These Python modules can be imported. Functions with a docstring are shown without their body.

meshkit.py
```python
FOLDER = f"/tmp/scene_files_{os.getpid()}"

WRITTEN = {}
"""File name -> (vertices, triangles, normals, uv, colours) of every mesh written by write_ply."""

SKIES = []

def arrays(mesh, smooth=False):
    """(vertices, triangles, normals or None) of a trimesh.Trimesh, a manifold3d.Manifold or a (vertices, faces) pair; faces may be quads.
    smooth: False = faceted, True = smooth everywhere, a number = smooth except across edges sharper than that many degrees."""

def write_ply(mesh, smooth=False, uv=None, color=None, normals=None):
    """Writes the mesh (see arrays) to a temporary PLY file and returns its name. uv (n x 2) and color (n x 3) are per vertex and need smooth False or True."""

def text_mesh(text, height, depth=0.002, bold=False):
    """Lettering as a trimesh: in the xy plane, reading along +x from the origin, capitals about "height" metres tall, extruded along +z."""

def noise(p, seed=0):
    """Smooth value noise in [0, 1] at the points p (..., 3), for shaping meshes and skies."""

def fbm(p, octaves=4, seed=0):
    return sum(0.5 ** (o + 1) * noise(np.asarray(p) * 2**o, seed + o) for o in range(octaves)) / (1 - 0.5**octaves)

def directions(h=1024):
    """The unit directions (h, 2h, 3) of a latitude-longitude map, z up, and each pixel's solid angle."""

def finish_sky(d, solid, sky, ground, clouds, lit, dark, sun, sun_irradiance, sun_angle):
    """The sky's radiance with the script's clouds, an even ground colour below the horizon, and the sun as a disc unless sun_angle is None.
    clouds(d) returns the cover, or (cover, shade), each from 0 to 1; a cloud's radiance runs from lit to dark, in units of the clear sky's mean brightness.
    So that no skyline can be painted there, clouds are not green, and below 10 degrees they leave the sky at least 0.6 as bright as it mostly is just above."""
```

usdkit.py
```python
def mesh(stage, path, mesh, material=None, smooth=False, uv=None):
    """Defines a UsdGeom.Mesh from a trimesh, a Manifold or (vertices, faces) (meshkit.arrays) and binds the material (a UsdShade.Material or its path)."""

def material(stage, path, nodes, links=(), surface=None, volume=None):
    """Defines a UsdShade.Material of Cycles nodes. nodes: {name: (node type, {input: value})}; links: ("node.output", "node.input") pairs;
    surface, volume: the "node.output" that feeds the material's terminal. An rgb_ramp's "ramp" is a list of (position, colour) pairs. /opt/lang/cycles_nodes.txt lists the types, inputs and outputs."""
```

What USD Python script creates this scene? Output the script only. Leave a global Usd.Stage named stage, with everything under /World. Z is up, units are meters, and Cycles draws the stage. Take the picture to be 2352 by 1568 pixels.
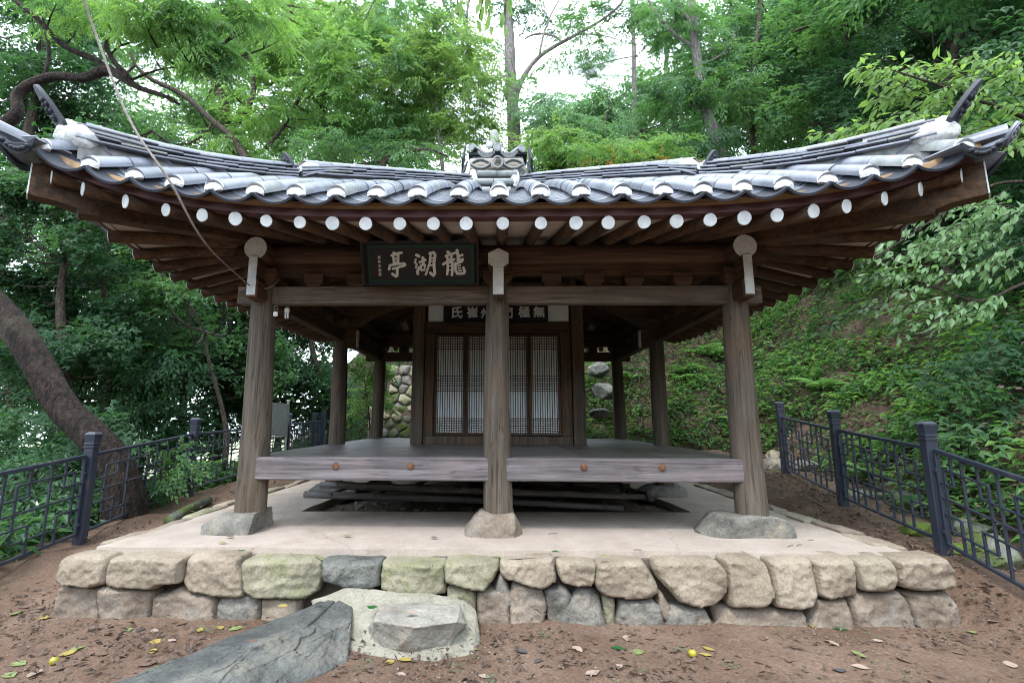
import math, random, glob
import numpy as np, trimesh, usdkit, meshkit
import shapely, shapely.geometry as sg
from pxr import Usd, UsdGeom, UsdLux, UsdShade, Gf, Sdf, Vt

stage = Usd.Stage.CreateInMemory()
world = UsdGeom.Xform.Define(stage, '/World')
stage.SetDefaultPrim(world.GetPrim())
UsdGeom.Scope.Define(stage, '/World/Looks')
rng = np.random.default_rng(7)

# ------------------------------------------------------------------ camera, sky, sun, exposure
W, H = 2352.0, 1568.0                      # the photograph's proportions, used only to turn measurements into points of the place
F, PITCH, YAW, ROLL, SX = 1102.35, .1618, -.0213, .0034, -55.56
C = np.array([.0021, -4.9875, 1.75])
EXPOSURE = 2.2
FW = np.array([math.sin(YAW)*math.cos(PITCH), math.cos(YAW)*math.cos(PITCH), math.sin(PITCH)])
_r = np.array([math.cos(YAW), -math.sin(YAW), 0]); _u = np.cross(_r, FW)
R = _r*math.cos(ROLL)+_u*math.sin(ROLL); U = -_r*math.sin(ROLL)+_u*math.cos(ROLL)
cam = UsdGeom.Camera.Define(stage, '/World/camera')
m = np.eye(4); m[0, :3], m[1, :3], m[2, :3], m[3, :3] = R, U, -FW, C
cam.AddTransformOp().Set(Gf.Matrix4d(m.tolist()))
APER = 36.0
cam.CreateHorizontalApertureAttr(APER); cam.CreateVerticalApertureAttr(APER*682/1024)
cam.CreateFocalLengthAttr(F/W*APER)
cam.CreateHorizontalApertureOffsetAttr(-SX/W*APER)
cam.CreateClippingRangeAttr(Gf.Vec2f(.05, 3000)); cam.CreateExposureAttr(EXPOSURE)

SUN = np.array([-.30, -.62, 1.05]); SUN /= np.linalg.norm(SUN)
elev, rot = math.asin(SUN[2]), math.atan2(SUN[0], SUN[1])
sky = UsdLux.DomeLight.Define(stage, '/World/sky')
skym = usdkit.material(stage, '/World/Looks/sky', {
    's': ('sky_texture', {'sky_type': 'single_scattering', 'sun_disc': False, 'sun_elevation': elev, 'sun_rotation': rot}),
    'tc': ('texture_coordinate', {}),
    'n': ('noise_texture', {'scale': 2.2, 'detail': 5, 'roughness': .55}),
    'r': ('rgb_ramp', {'ramp': [(.3, (5.5, 6.4, 7.6)), (.7, (8.7, 9.7, 10.9))]}),
    'x': ('mix_color', {'fac': .86, 'use_clamp': False}),
    'b': ('background_shader', {'strength': .12})},
    [('tc.generated', 'n.vector'), ('n.fac', 'r.fac'), ('s.color', 'x.a'), ('r.color', 'x.b'), ('x.result', 'b.color')], surface='b.background')
UsdShade.MaterialBindingAPI.Apply(sky.GetPrim()).Bind(skym)
sky.GetPrim().SetCustomDataByKey('kind', 'structure')
sun = UsdLux.DistantLight.Define(stage, '/World/sun')
sun.CreateNormalizeAttr(True); sun.CreateIntensityAttr(.22); sun.CreateAngleAttr(14.0); sun.CreateColorAttr(Gf.Vec3f(1, .98, .95))
z_ = SUN; x_ = np.cross([0, 0, 1], z_); x_ /= np.linalg.norm(x_); y_ = np.cross(z_, x_)
m = np.eye(4); m[0, :3], m[1, :3], m[2, :3] = x_, y_, z_
sun.AddTransformOp().Set(Gf.Matrix4d(m.tolist()))

def ray(px, py): return FW+R*(px-W/2-SX)/F-U*(py-H/2)/F
def aty(px, py, y):
    d = ray(px, py); return C+d*(y-C[1])/d[1]
def atz(px, py, z):
    d = ray(px, py); return C+d*(z-C[2])/d[2]
def diag(px, py, s):
    d = ray(px, py); return C+d*(2.53-s*C[0]-C[1])/(s*d[0]+d[1])

# ------------------------------------------------------------------ helpers: prims, tags
used = {}
def path(name, parent=None):
    p = f"{parent.GetPath() if parent is not None else '/World'}/{name}"
    k = used.get(p, 0); used[p] = k+1
    return p if k == 0 else f'{p}_{k:03d}'
def tag(o, label=None, cat=None, group=None, kind=None):
    for k, v in (('label', label), ('category', cat), ('group', group), ('kind', kind)):
        if v: o.SetCustomDataByKey(k, v)
    return o
def obj(name, mesh, mat, parent=None, smooth=False, category=None, **t):
    p = usdkit.mesh(stage, path(name, parent), mesh, mat, smooth).GetPrim()
    return tag(p, cat=category, **t)
def thing(name, label, cat, loc=(0, 0, 0), rz=0, group=None):
    x = UsdGeom.Xform.Define(stage, path(name))
    x.AddTranslateOp().Set(Gf.Vec3d(*map(float, loc)))
    if rz: x.AddRotateZOp().Set(math.degrees(rz))
    return tag(x.GetPrim(), label, cat, group)
def dup(root, loc, rz, label=None):
    was = root.GetCustomData(); base = root.GetName()
    r = thing(base, label or was['label'], was['category'], loc, rz, was.get('group'))
    r.GetReferences().AddInternalReference(root.GetPath()); r.SetInstanceable(True)
    return r
def instancer(name, protos, pos, quat, scale, ids, parent=None, category=None, **t):
    pi = UsdGeom.PointInstancer.Define(stage, path(name, parent)); pr = pi.GetPrim()
    for k, (mesh, mat) in enumerate(protos):
        p = usdkit.mesh(stage, f'{pr.GetPath()}/spray_{k:03d}', mesh, mat); pi.CreatePrototypesRel().AddTarget(p.GetPath())
    pi.CreatePositionsAttr(Vt.Vec3fArray.FromNumpy(np.asarray(pos, np.float32)))
    q = np.asarray(quat, float)
    pi.CreateOrientationsAttr([Gf.Quath(float(a), float(b), float(c), float(d)) for a, b, c, d in q])
    s = np.asarray(scale, np.float32); s = np.repeat(s[:, None], 3, 1) if s.ndim == 1 else s
    pi.CreateScalesAttr(Vt.Vec3fArray.FromNumpy(s))
    pi.CreateProtoIndicesAttr(Vt.IntArray.FromNumpy(np.asarray(ids, np.int32)))
    return tag(pr, cat=category, **t)
def qmul(a, b):
    w, x, y, z = np.moveaxis(np.asarray(a, float), -1, 0); W_, X2, Y2, Z2 = np.moveaxis(np.asarray(b, float), -1, 0)
    return np.stack([w*W_-x*X2-y*Y2-z*Z2, w*X2+x*W_+y*Z2-z*Y2, w*Y2-x*Z2+y*W_+z*X2, w*Z2+x*Y2-y*X2+z*W_], -1)
def quats(yaw, pitch, roll=0):
    cy, sy, cp, sp, cr, sr = np.cos(yaw/2), np.sin(yaw/2), np.cos(pitch/2), np.sin(pitch/2), np.cos(roll/2), np.sin(roll/2)
    return np.stack([cr*cp*cy+sr*sp*sy, sr*cp*cy-cr*sp*sy, cr*sp*cy+sr*cp*sy, cr*cp*sy-sr*sp*cy], -1)

# ------------------------------------------------------------------ helpers: meshes
def cat(ms):
    vs, fs, n = [], [], 0
    for v, f in ms:
        vs.append(np.asarray(v, float)); fs.append(np.asarray(f, int)+n); n += len(v)
    return np.vstack(vs), np.vstack(fs)
def tm(mesh): return np.array(mesh.vertices), np.array(mesh.faces)
_chcache = {}
def box(x0, x1, y0, y1, z0, z1, b=.006):
    lo, hi = np.array([x0, y0, z0], float), np.array([x1, y1, z1], float)
    h, c = (hi-lo)/2, (hi+lo)/2
    b = min(b, h.min()*.6)
    if 'f' not in _chcache:
        pts = []
        for sx in (-1, 1):
            for sy in (-1, 1):
                for sz in (-1, 1):
                    for k in range(3):
                        p = np.array([sx, sy, sz], float)*1.0; q = np.array([sx, sy, sz])*.1; q[k] = 0; pts.append(p-q)
        pts = np.array(pts); hull = trimesh.convex.convex_hull(pts)
        from scipy.spatial import cKDTree
        ix = cKDTree(pts).query(hull.vertices)[1]; _chcache['f'] = ix[hull.faces]
    v = []
    for sx in (-1, 1):
        for sy in (-1, 1):
            for sz in (-1, 1):
                s = np.array([sx, sy, sz])
                for k in range(3):
                    q = np.full(3, b); q[k] = 0; v.append(c+s*(h-q))
    return np.array(v), _chcache['f']
def frame_of(d, up=(0, 0, 1)):
    d = np.asarray(d, float)/np.linalg.norm(d); up = np.asarray(up, float)
    if abs(d@up) > .98: up = np.array([1., 0, 0])
    s = np.cross(d, up); s /= np.linalg.norm(s); return d, s, np.cross(s, d)
def obox(p, q, w, h, b=.004, up=(0, 0, 1)):
    """box from p to q, w wide, h high, centred on the segment"""
    p, q = np.asarray(p, float), np.asarray(q, float); L = np.linalg.norm(q-p)
    d, s, u = frame_of(q-p, up); v, f = box(0, L, -w/2, w/2, -h/2, h/2, b)
    return p+v[:, :1]*d-v[:, 1:2]*s+v[:, 2:]*u, f
def tube(P, r, n=10, caps=True, wob=0, seed=0, ell=1.0):
    P = np.asarray(P, float); r = np.broadcast_to(np.asarray(r, float), len(P))
    T = np.gradient(P, axis=0); T /= np.linalg.norm(T, axis=1, keepdims=True)
    d, s, u = frame_of(T[0]); rings = []; a = np.linspace(0, 2*np.pi, n, endpoint=False)
    for i in range(len(P)):
        s = s-T[i]*(s@T[i]); s /= np.linalg.norm(s); u = np.cross(s, T[i])
        rr = r[i]*np.ones(n)
        ring = P[i]+np.cos(a)[:, None]*s*rr[:, None]+np.sin(a)[:, None]*u*rr[:, None]*ell
        if wob: ring = ring+(ring-P[i])*((meshkit.fbm(ring*np.array([3, 3, 1.2])/max(r[0], .03)*.35, 3, seed)-.5)*wob*2)[:, None]
        rings.append(ring)
    v = np.vstack(rings); f = []
    for i in range(len(P)-1):
        for k in range(n):
            k2 = (k+1) % n; A, B, Cc, D = i*n+k, i*n+k2, (i+1)*n+k2, (i+1)*n+k
            f += [(A, Cc, B), (A, D, Cc)]
    if caps:
        v = np.vstack([v, P[:1], P[-1:]]); a0, a1 = len(v)-2, len(v)-1; o = (len(P)-1)*n
        f += [(a0, k, (k+1) % n) for k in range(n)]+[(a1, o+(k+1) % n, o+k) for k in range(n)]
    return v, np.array(f)
def curve(pts, n):
    pts = np.asarray(pts, float)
    from scipy.interpolate import CubicSpline
    t = np.r_[0, np.cumsum(np.linalg.norm(np.diff(pts[:, :3], axis=0), axis=1))]
    return CubicSpline(t, pts)(np.linspace(0, t[-1], n)) if len(pts) > 2 else pts[0]+(pts[-1]-pts[0])*np.linspace(0, 1, n)[:, None]
def disc(c, nrm, r, n=20, t=.003, wob=0):
    d, s, u = frame_of(nrm); a = np.linspace(0, 2*np.pi, n, endpoint=False)
    ring = np.cos(a)[:, None]*s*r+np.sin(a)[:, None]*u*r
    if wob: ring *= (1+wob*np.sin(a*3+c[0]*9)[:, None]*.5+wob*np.cos(a*5+c[0]*5)[:, None]*.5)
    c = np.asarray(c, float); v = np.vstack([c+ring, c+ring*.97+d*t, [c+d*t]]); f = []
    for k in range(n):
        k2 = (k+1) % n; f += [(k, k2, n+k2), (k, n+k2, n+k), (n+k, n+k2, 2*n)]
    return v, np.array(f)[:, ::-1] if np.cross(s, u)@d < 0 else np.array(f)
def grid(Pfn, us, vs):
    V = np.array([[Pfn(u, v) for v in vs] for u in us]); nu, nv = V.shape[:2]
    i, j = np.meshgrid(np.arange(nu-1), np.arange(nv-1), indexing='ij'); a = (i*nv+j).ravel()
    return V.reshape(-1, 3), np.vstack([np.stack([a, a+nv, a+nv+1], 1), np.stack([a, a+nv+1, a+1], 1)])
def sweep(P, prof, close=True):
    """profile (k,2) of (side, up) offsets carried along P; side = horizontal normal"""
    P = np.asarray(P, float); T = np.gradient(P, axis=0); rings = []
    for p, t in zip(P, T):
        s = np.cross(t, [0, 0, 1]); s /= np.linalg.norm(s); u = np.cross(s, t/np.linalg.norm(t))
        rings.append([p+a*s+b*u for a, b in prof])
    v = np.array(rings).reshape(-1, 3); k = len(prof); f = []
    for i in range(len(P)-1):
        for j in range(k if close else k-1):
            j2 = (j+1) % k; A, B, Cc, D = i*k+j, i*k+j2, (i+1)*k+j2, (i+1)*k+j
            f += [(A, B, Cc), (A, Cc, D)]
    if close:
        o = (len(P)-1)*k
        for j in range(1, k-1): f += [(0, j+1, j), (o, o+j, o+j+1)]
    return v, np.array(f)
def prism(poly, org, ex, ey, ez, t):
    """polygon (shapely or points) in the ex,ey plane at org, extruded t along ez"""
    poly = poly if hasattr(poly, 'geoms') or hasattr(poly, 'exterior') else sg.Polygon(poly)
    out = []
    for g in getattr(poly, 'geoms', [poly]):
        if g.is_empty or g.area < 1e-9: continue
        v, f = tm(trimesh.creation.extrude_polygon(g, t, engine='earcut')); out.append((v, f))
    v, f = cat(out); ex, ey, ez = map(lambda a: np.asarray(a, float), (ex, ey, ez))
    if np.cross(ex, ey)@ez < 0: f = f[:, ::-1]
    return np.asarray(org)+v[:, :1]*ex+v[:, 1:2]*ey+v[:, 2:]*ez, f
def blob(c, r, n=2, amp=.15, freq=3, seed=0, flat=None):
    s = trimesh.creation.icosphere(n); v = s.vertices.copy(); c, r = np.asarray(c, float), np.broadcast_to(np.asarray(r, float), 3)
    k = 1+amp*2*(meshkit.fbm(v*freq+seed*7.3, 3, seed)-.5); v = v*k[:, None]
    if flat is not None: v[:, 2] = np.maximum(v[:, 2], flat)
    return c+v*r, np.array(s.faces)
def hullrock(pts, c0=None, n=3, amp=.03, freq=4, seed=0, smooth=1):
    h = trimesh.convex.convex_hull(np.asarray(pts, float))
    for _ in range(n): h = h.subdivide()
    if smooth: trimesh.smoothing.filter_taubin(h, iterations=smooth*4)
    v = np.array(h.vertices); nn = np.array(h.vertex_normals)
    k = (meshkit.fbm(v*freq, 4, seed)-.5)*2*amp+np.abs(meshkit.fbm(v*freq*.6, 2, seed+9)-.5)*amp
    return v+nn*k[:, None], np.array(h.faces)
def smoothstep(a, b, x):
    t = np.clip((np.asarray(x, float)-a)/(b-a), 0, 1); return t*t*(3-2*t)

# ------------------------------------------------------------------ materials
def mat(name, c1, c2, scale=6., stretch=(1, 1, 1), rough=.8, bump=.3, bscale=30., spec=.3, lo=.35, hi=.65, detail=6, c3=None, s3=2., f3=(.55, .7), dist=0., bdist=.01, extra=None, metal=0., isl=0., speck=0., sspeck=80., crack=0.):
    n = {'g': ('geometry', {}), 'mp': ('mapping', {'scale': stretch}),
         'n': ('noise_texture', {'scale': scale, 'detail': detail, 'roughness': .62, 'distortion': dist}),
         'r': ('rgb_ramp', {'ramp': [(lo, c1), (hi, c2)]}),
         'n2': ('noise_texture', {'scale': bscale, 'detail': 5, 'roughness': .65}),
         'b': ('bump', {'strength': bump, 'distance': bdist}),
         'p': ('principled_bsdf', {'roughness': rough, 'specular_ior_level': spec, 'metallic': metal})}
    l = [('g.position', 'mp.vector'), ('mp.vector', 'n.vector'), ('n.fac', 'r.fac'), ('mp.vector', 'n2.vector'), ('n2.fac', 'b.height'), ('b.normal', 'p.normal')]
    col = 'r.color'
    if c3 is not None:
        n.update({'n3': ('noise_texture', {'scale': s3, 'detail': 4, 'roughness': .6}), 'r3': ('rgb_ramp', {'ramp': [(f3[0], (0, 0, 0)), (f3[1], (1, 1, 1))]}), 'x3': ('mix_color', {'b': c3})})
        l += [('g.position', 'n3.vector'), ('n3.fac', 'r3.fac'), ('r3.color', 'x3.fac'), (col, 'x3.a')]; col = 'x3.result'
    if crack:
        n.update({'nd': ('noise_texture', {'scale': 3., 'detail': 4}), 'vd': ('mix_color', {'blend_type': 'linear_light', 'fac': .12, 'use_clamp': False}), 'cv': ('voronoi_texture', {'scale': crack, 'feature': 'distance_to_edge'}), 'rc': ('rgb_ramp', {'ramp': [(.0004, (.5, .47, .45)), (.0022, (1., 1., 1.))]}), 'xr': ('mix_color', {'blend_type': 'multiply', 'fac': .45})})
        l += [('g.position', 'nd.vector'), ('g.position', 'vd.a'), ('nd.color', 'vd.b'), ('vd.result', 'cv.vector'), ('cv.distance', 'rc.fac'), (col, 'xr.a'), ('rc.color', 'xr.b')]; col = 'xr.result'
    if speck:
        n.update({'ns': ('noise_texture', {'scale': sspeck, 'detail': 5, 'roughness': .75}), 'rs': ('rgb_ramp', {'ramp': [(.33, (1-1.6*speck,)*3), (.5, (1., 1., 1.)), (.68, (1+1.3*speck,)*3)]}), 'xs': ('mix_color', {'blend_type': 'multiply', 'fac': 1., 'use_clamp': False})})
        l += [('g.position', 'ns.vector'), ('ns.fac', 'rs.fac'), (col, 'xs.a'), ('rs.color', 'xs.b')]; col = 'xs.result'
    if isl:
        n.update({'mi': ('map_range', {'from_min': 0., 'from_max': 1., 'to_min': 1-isl, 'to_max': 1+isl}), 'hs': ('hsv', {})})
        l += [('oi.random', 'mi.value'), ('mi.result', 'hs.value'), (col, 'hs.color')]; n['oi'] = ('object_info', {}); col = 'hs.color'
    l.append((col, 'p.base_color'))
    return usdkit.material(stage, f'/World/Looks/{name}', n, l, surface='p.BSDF')

def wood(name, c1, c2, axis, c3=(.1, .1, .1), s3=1.5, f3=(.5, .75), isl=.0, rough=.75, spec=.25, bump=.6, cracks=.45, gl=.62, gh=1.2, **k):
    st = {'x': (.55, 9, 9), 'y': (9, .55, 9), 'z': (9, 9, .55)}[axis]; fi = {'x': (1.1, 34, 34), 'y': (34, 1.1, 34), 'z': (34, 34, 1.1)}[axis]; ck = {'x': (.45, 13, 13), 'y': (13, .45, 13), 'z': (13, 13, .45)}[axis]
    n = {'g': ('geometry', {}), 'm1': ('mapping', {'scale': st}), 'm2': ('mapping', {'scale': fi}), 'm4': ('mapping', {'scale': ck}),
         'n1': ('noise_texture', {'scale': 1.3, 'detail': 5, 'roughness': .6, 'distortion': 1.4}), 'n2': ('noise_texture', {'scale': 1., 'detail': 4, 'roughness': .65, 'distortion': .7}),
         'n3': ('noise_texture', {'scale': s3, 'detail': 4, 'roughness': .6}), 'n4': ('noise_texture', {'scale': 1.2, 'detail': 3, 'roughness': .5, 'distortion': .8}), 'kn': ('voronoi_texture', {'scale': 1.15}),
         'r1': ('rgb_ramp', {'ramp': [(.28, c1), (.70, c2)]}), 'r2': ('rgb_ramp', {'ramp': [(.30, (gl, gl*.98, gl*.96)), (.5, (.95, .95, .95)), (.68, (gh, gh, gh))]}),
         'r3': ('rgb_ramp', {'ramp': [(f3[0], (0, 0, 0)), (f3[1], (1, 1, 1))]}), 'r4': ('rgb_ramp', {'ramp': [(.485, (1, 1, 1)), (.497, (1-cracks,)*3), (.503, (1-cracks,)*3), (.515, (1, 1, 1))]}),
         'rk': ('rgb_ramp', {'ramp': [(.03, (.35, .3, .28)), (.075, (1, 1, 1))]}),
         'x3': ('mix_color', {'b': c3}), 'xg': ('mix_color', {'blend_type': 'multiply', 'fac': .85, 'use_clamp': False}), 'xc': ('mix_color', {'blend_type': 'multiply', 'fac': 1.}), 'xk': ('mix_color', {'blend_type': 'multiply', 'fac': .8}),
         'hb': ('math', {'math_type': 'multiply'}), 'rb': ('rgb_to_bw', {}), 'b': ('bump', {'strength': bump, 'distance': .010}), 'p': ('principled_bsdf', {'roughness': rough, 'specular_ior_level': spec})}
    l = [('g.position', 'm1.vector'), ('g.position', 'm2.vector'), ('g.position', 'm4.vector'), ('m1.vector', 'n1.vector'), ('m2.vector', 'n2.vector'), ('g.position', 'n3.vector'), ('m4.vector', 'n4.vector'), ('m1.vector', 'kn.vector'),
         ('n1.fac', 'r1.fac'), ('n2.fac', 'r2.fac'), ('n3.fac', 'r3.fac'), ('n4.fac', 'r4.fac'), ('kn.distance', 'rk.fac'), ('r3.color', 'x3.fac'), ('r1.color', 'x3.a'), ('x3.result', 'xg.a'), ('r2.color', 'xg.b'), ('xg.result', 'xc.a'), ('r4.color', 'xc.b'), ('xc.result', 'xk.a'), ('rk.color', 'xk.b'),
         ('r4.color', 'rb.color'), ('n2.fac', 'hb.value1'), ('rb.val', 'hb.value2'), ('hb.value', 'b.height'), ('b.normal', 'p.normal')]
    col = 'xk.result'
    if isl:
        n.update({'oi': ('object_info', {}), 'mi': ('map_range', {'from_min': 0., 'from_max': 1., 'to_min': 1-isl, 'to_max': 1+isl}), 'hs': ('hsv', {})})
        l += [('oi.random', 'mi.value'), ('mi.result', 'hs.value'), (col, 'hs.color')]; col = 'hs.color'
    l.append((col, 'p.base_color')); return usdkit.material(stage, f'/World/Looks/{name}', n, l, surface='p.BSDF')
BR1, BR2 = (.026, .016, .011), (.125, .068, .036)
M = {}
for ax in 'xyz':
    M['wood_'+ax] = wood('brown_wood_'+ax, BR1, BR2, ax, c3=(.075, .058, .045), s3=1.7, f3=(.5, .75), isl=.22)
M['lintel'] = wood('lintel_wood', (.07, .055, .042), (.19, .155, .125), 'x', c3=(.08, .05, .03), s3=1.3)
M['column'] = wood('column_wood', (.052, .041, .031), (.145, .117, .090), 'z', c3=(.13, .088, .055), s3=1.1, bump=.6)
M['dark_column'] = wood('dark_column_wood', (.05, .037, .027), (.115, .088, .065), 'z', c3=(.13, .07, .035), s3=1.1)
M['floor_beam'] = wood('floor_beam_wood', (.072, .063, .064), (.215, .190, .194), 'x', c3=(.22, .17, .17), s3=1.5, bump=.8, scale=2.2, lo=.32, hi=.62)
M['board'] = wood('floor_board_wood', (.052, .045, .040), (.108, .094, .085), 'x', rough=.42, spec=.5, isl=.25, bump=.25)
M['old_pole'] = wood('old_pole_wood', (.09, .083, .08), (.22, .205, .195), 'x')
M['white_paint'] = mat('white_end_paint', (.50, .535, .535), (.68, .71, .71), scale=9, rough=.7, bump=.25, bscale=60, c3=(.35, .33, .3), s3=28, f3=(.68, .76))
M['white_wall'] = mat('white_wall_paper', (.64, .70, .71), (.74, .79, .80), scale=3, bump=.05)
M['tile'] = mat('grey_roof_tile', (.10, .108, .13), (.18, .19, .22), scale=3, rough=.34, bump=.18, bscale=22, spec=.55, c3=(.20, .215, .245), s3=7, f3=(.56, .78), isl=.22)
M['tile_mossy'] = mat('weathered_roof_tile', (.15, .16, .155), (.27, .28, .275), scale=6, rough=.6, bump=.3, c3=(.19, .205, .15), s3=6, f3=(.56, .7))
M['tile_dark'] = mat('dark_roof_tile', (.016, .018, .025), (.036, .040, .05), scale=3, rough=.6, bump=.15, spec=.3)
M['plaster'] = mat('white_roof_plaster', (.46, .47, .465), (.64, .65, .635), scale=10, rough=.85, bump=.9, bscale=14, bdist=.02, c3=(.36, .34, .30), s3=9, f3=(.52, .72), speck=.10, sspeck=40.)
M['eave_plaster'] = mat('eave_plaster', (.32, .28, .24), (.44, .39, .34), scale=3, bump=.2)
M['tan'] = mat('tan_fascia', (.25, .155, .08), (.38, .26, .15), scale=2, stretch=(1, 6, 6), bump=.15, c3=(.16, .1, .06), s3=3)
M['red'] = mat('dark_red_fascia', (.055, .022, .024), (.085, .036, .036), scale=3, stretch=(1, 6, 6), bump=.15, rough=.65)
M['mortar'] = mat('ridge_mortar', (.13, .135, .13), (.26, .265, .25), scale=9, bump=.6, bscale=18)
M['black'] = mat('black_lacquer', (.008, .009, .012), (.014, .015, .018), scale=4, rough=.5, bump=.05)
M['sign_green'] = mat('sign_green', (.006, .042, .026), (.009, .055, .034), scale=5, rough=.6, bump=.05)
M['sign_lip'] = mat('sign_bevel', (.04, .045, .05), (.065, .07, .07), scale=5, rough=.6, bump=.1)
M['letter'] = mat('painted_letter', (.52, .57, .56), (.72, .74, .72), scale=7, rough=.7, bump=.1, c3=(.55, .47, .33), s3=9, f3=(.55, .75))
M['seal'] = mat('seal_red', (.09, .006, .008), (.11, .01, .012), scale=5, bump=.0)
M['paper'] = mat('door_paper', (.66, .71, .71), (.76, .80, .80), scale=4, rough=.9, bump=.1)
M['rust'] = mat('rusty_iron', (.10, .045, .025), (.19, .085, .045), scale=20, rough=.8, bump=.6)
M['fence'] = mat('fence_paint', (.014, .018, .029), (.023, .028, .040), scale=4, rough=.42, bump=.06, spec=.5, c3=(.06, .055, .055), s3=5, f3=(.6, .8))
M['steel'] = mat('steel', (.35, .36, .36), (.5, .5, .5), scale=4, rough=.35, bump=.0, metal=.9)
M['board_grey'] = mat('notice_board_face', (.13, .145, .13), (.18, .19, .17), scale=4, rough=.6, bump=.0)
M['cable'] = mat('cable_rubber', (.13, .105, .09), (.22, .19, .165), scale=30, rough=.7, bump=.2)
M['cream'] = mat('cream_plastic', (.66, .63, .54), (.7, .67, .58), scale=3, rough=.45, bump=.0)
M['bulb'] = mat('bulb_glass_white', (.75, .77, .77), (.8, .82, .82), scale=3, rough=.2, bump=.0, spec=.6)
M['stone'] = mat('buff_stone', (.185, .148, .107), (.295, .245, .187), scale=2.6, rough=.88, bump=.9, bscale=11, bdist=.02, c3=(.22, .195, .14), s3=2.2, f3=(.52, .72), speck=.17, sspeck=48.)
M['stone_warm'] = mat('warm_stone', (.14, .108, .082), (.245, .2, .155), scale=3.2, rough=.9, bump=.8, bscale=13, bdist=.02, c3=(.20, .185, .16), s3=2.6, f3=(.5, .7), speck=.17, sspeck=48.)
M['stone_grey'] = mat('grey_stone', (.085, .08, .07), (.20, .19, .165), scale=3.5, rough=.85, bump=1., bscale=10, bdist=.025, c3=(.25, .21, .16), s3=3.2, f3=(.52, .68), speck=.17, sspeck=48.)
M['stone_green'] = mat('mossy_stone', (.17, .155, .105), (.28, .255, .18), scale=3.2, rough=.9, bump=.9, bscale=12, bdist=.02, c3=(.155, .17, .07), s3=4.5, f3=(.50, .72), speck=.17, sspeck=48.)
M['stone_dark'] = mat('dark_stone', (.055, .06, .055), (.16, .16, .14), scale=5, rough=.8, bump=1.2, bscale=11, bdist=.03, c3=(.22, .23, .17), s3=4, f3=(.55, .72), speck=.17, sspeck=48.)
M['rock'] = mat('slate_rock', (.040, .042, .040), (.125, .127, .116), scale=2.2, rough=.75, bump=1.2, bscale=7, bdist=.03, c3=(.15, .14, .11), s3=2.3, f3=(.52, .7), stretch=(1, 1, 1), speck=.17, sspeck=48.)
M['lime'] = mat('cream_mortar', (.185, .172, .135), (.28, .262, .21), scale=5, rough=.92, bump=.9, bscale=16, bdist=.02, c3=(.21, .205, .15), s3=4, speck=.17, sspeck=48.)
M['step'] = mat('step_stone', (.17, .16, .135), (.31, .295, .255), scale=4, rough=.88, bump=1., bscale=12, bdist=.02, c3=(.22, .185, .15), s3=3., f3=(.5, .68), speck=.17, sspeck=48.)
M['pave'] = mat('lime_pavement', (.30, .25, .208), (.40, .34, .29), scale=1.4, rough=.92, bump=.5, bscale=9, bdist=.012, c3=(.255, .205, .155), s3=1.5, f3=(.5, .75), speck=.10, sspeck=60., crack=.42)
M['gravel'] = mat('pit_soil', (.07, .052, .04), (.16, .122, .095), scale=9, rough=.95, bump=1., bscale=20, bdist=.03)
M['core'] = mat('platform_earth', (.06, .045, .035), (.11, .085, .062), scale=6, bump=.6)

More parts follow.
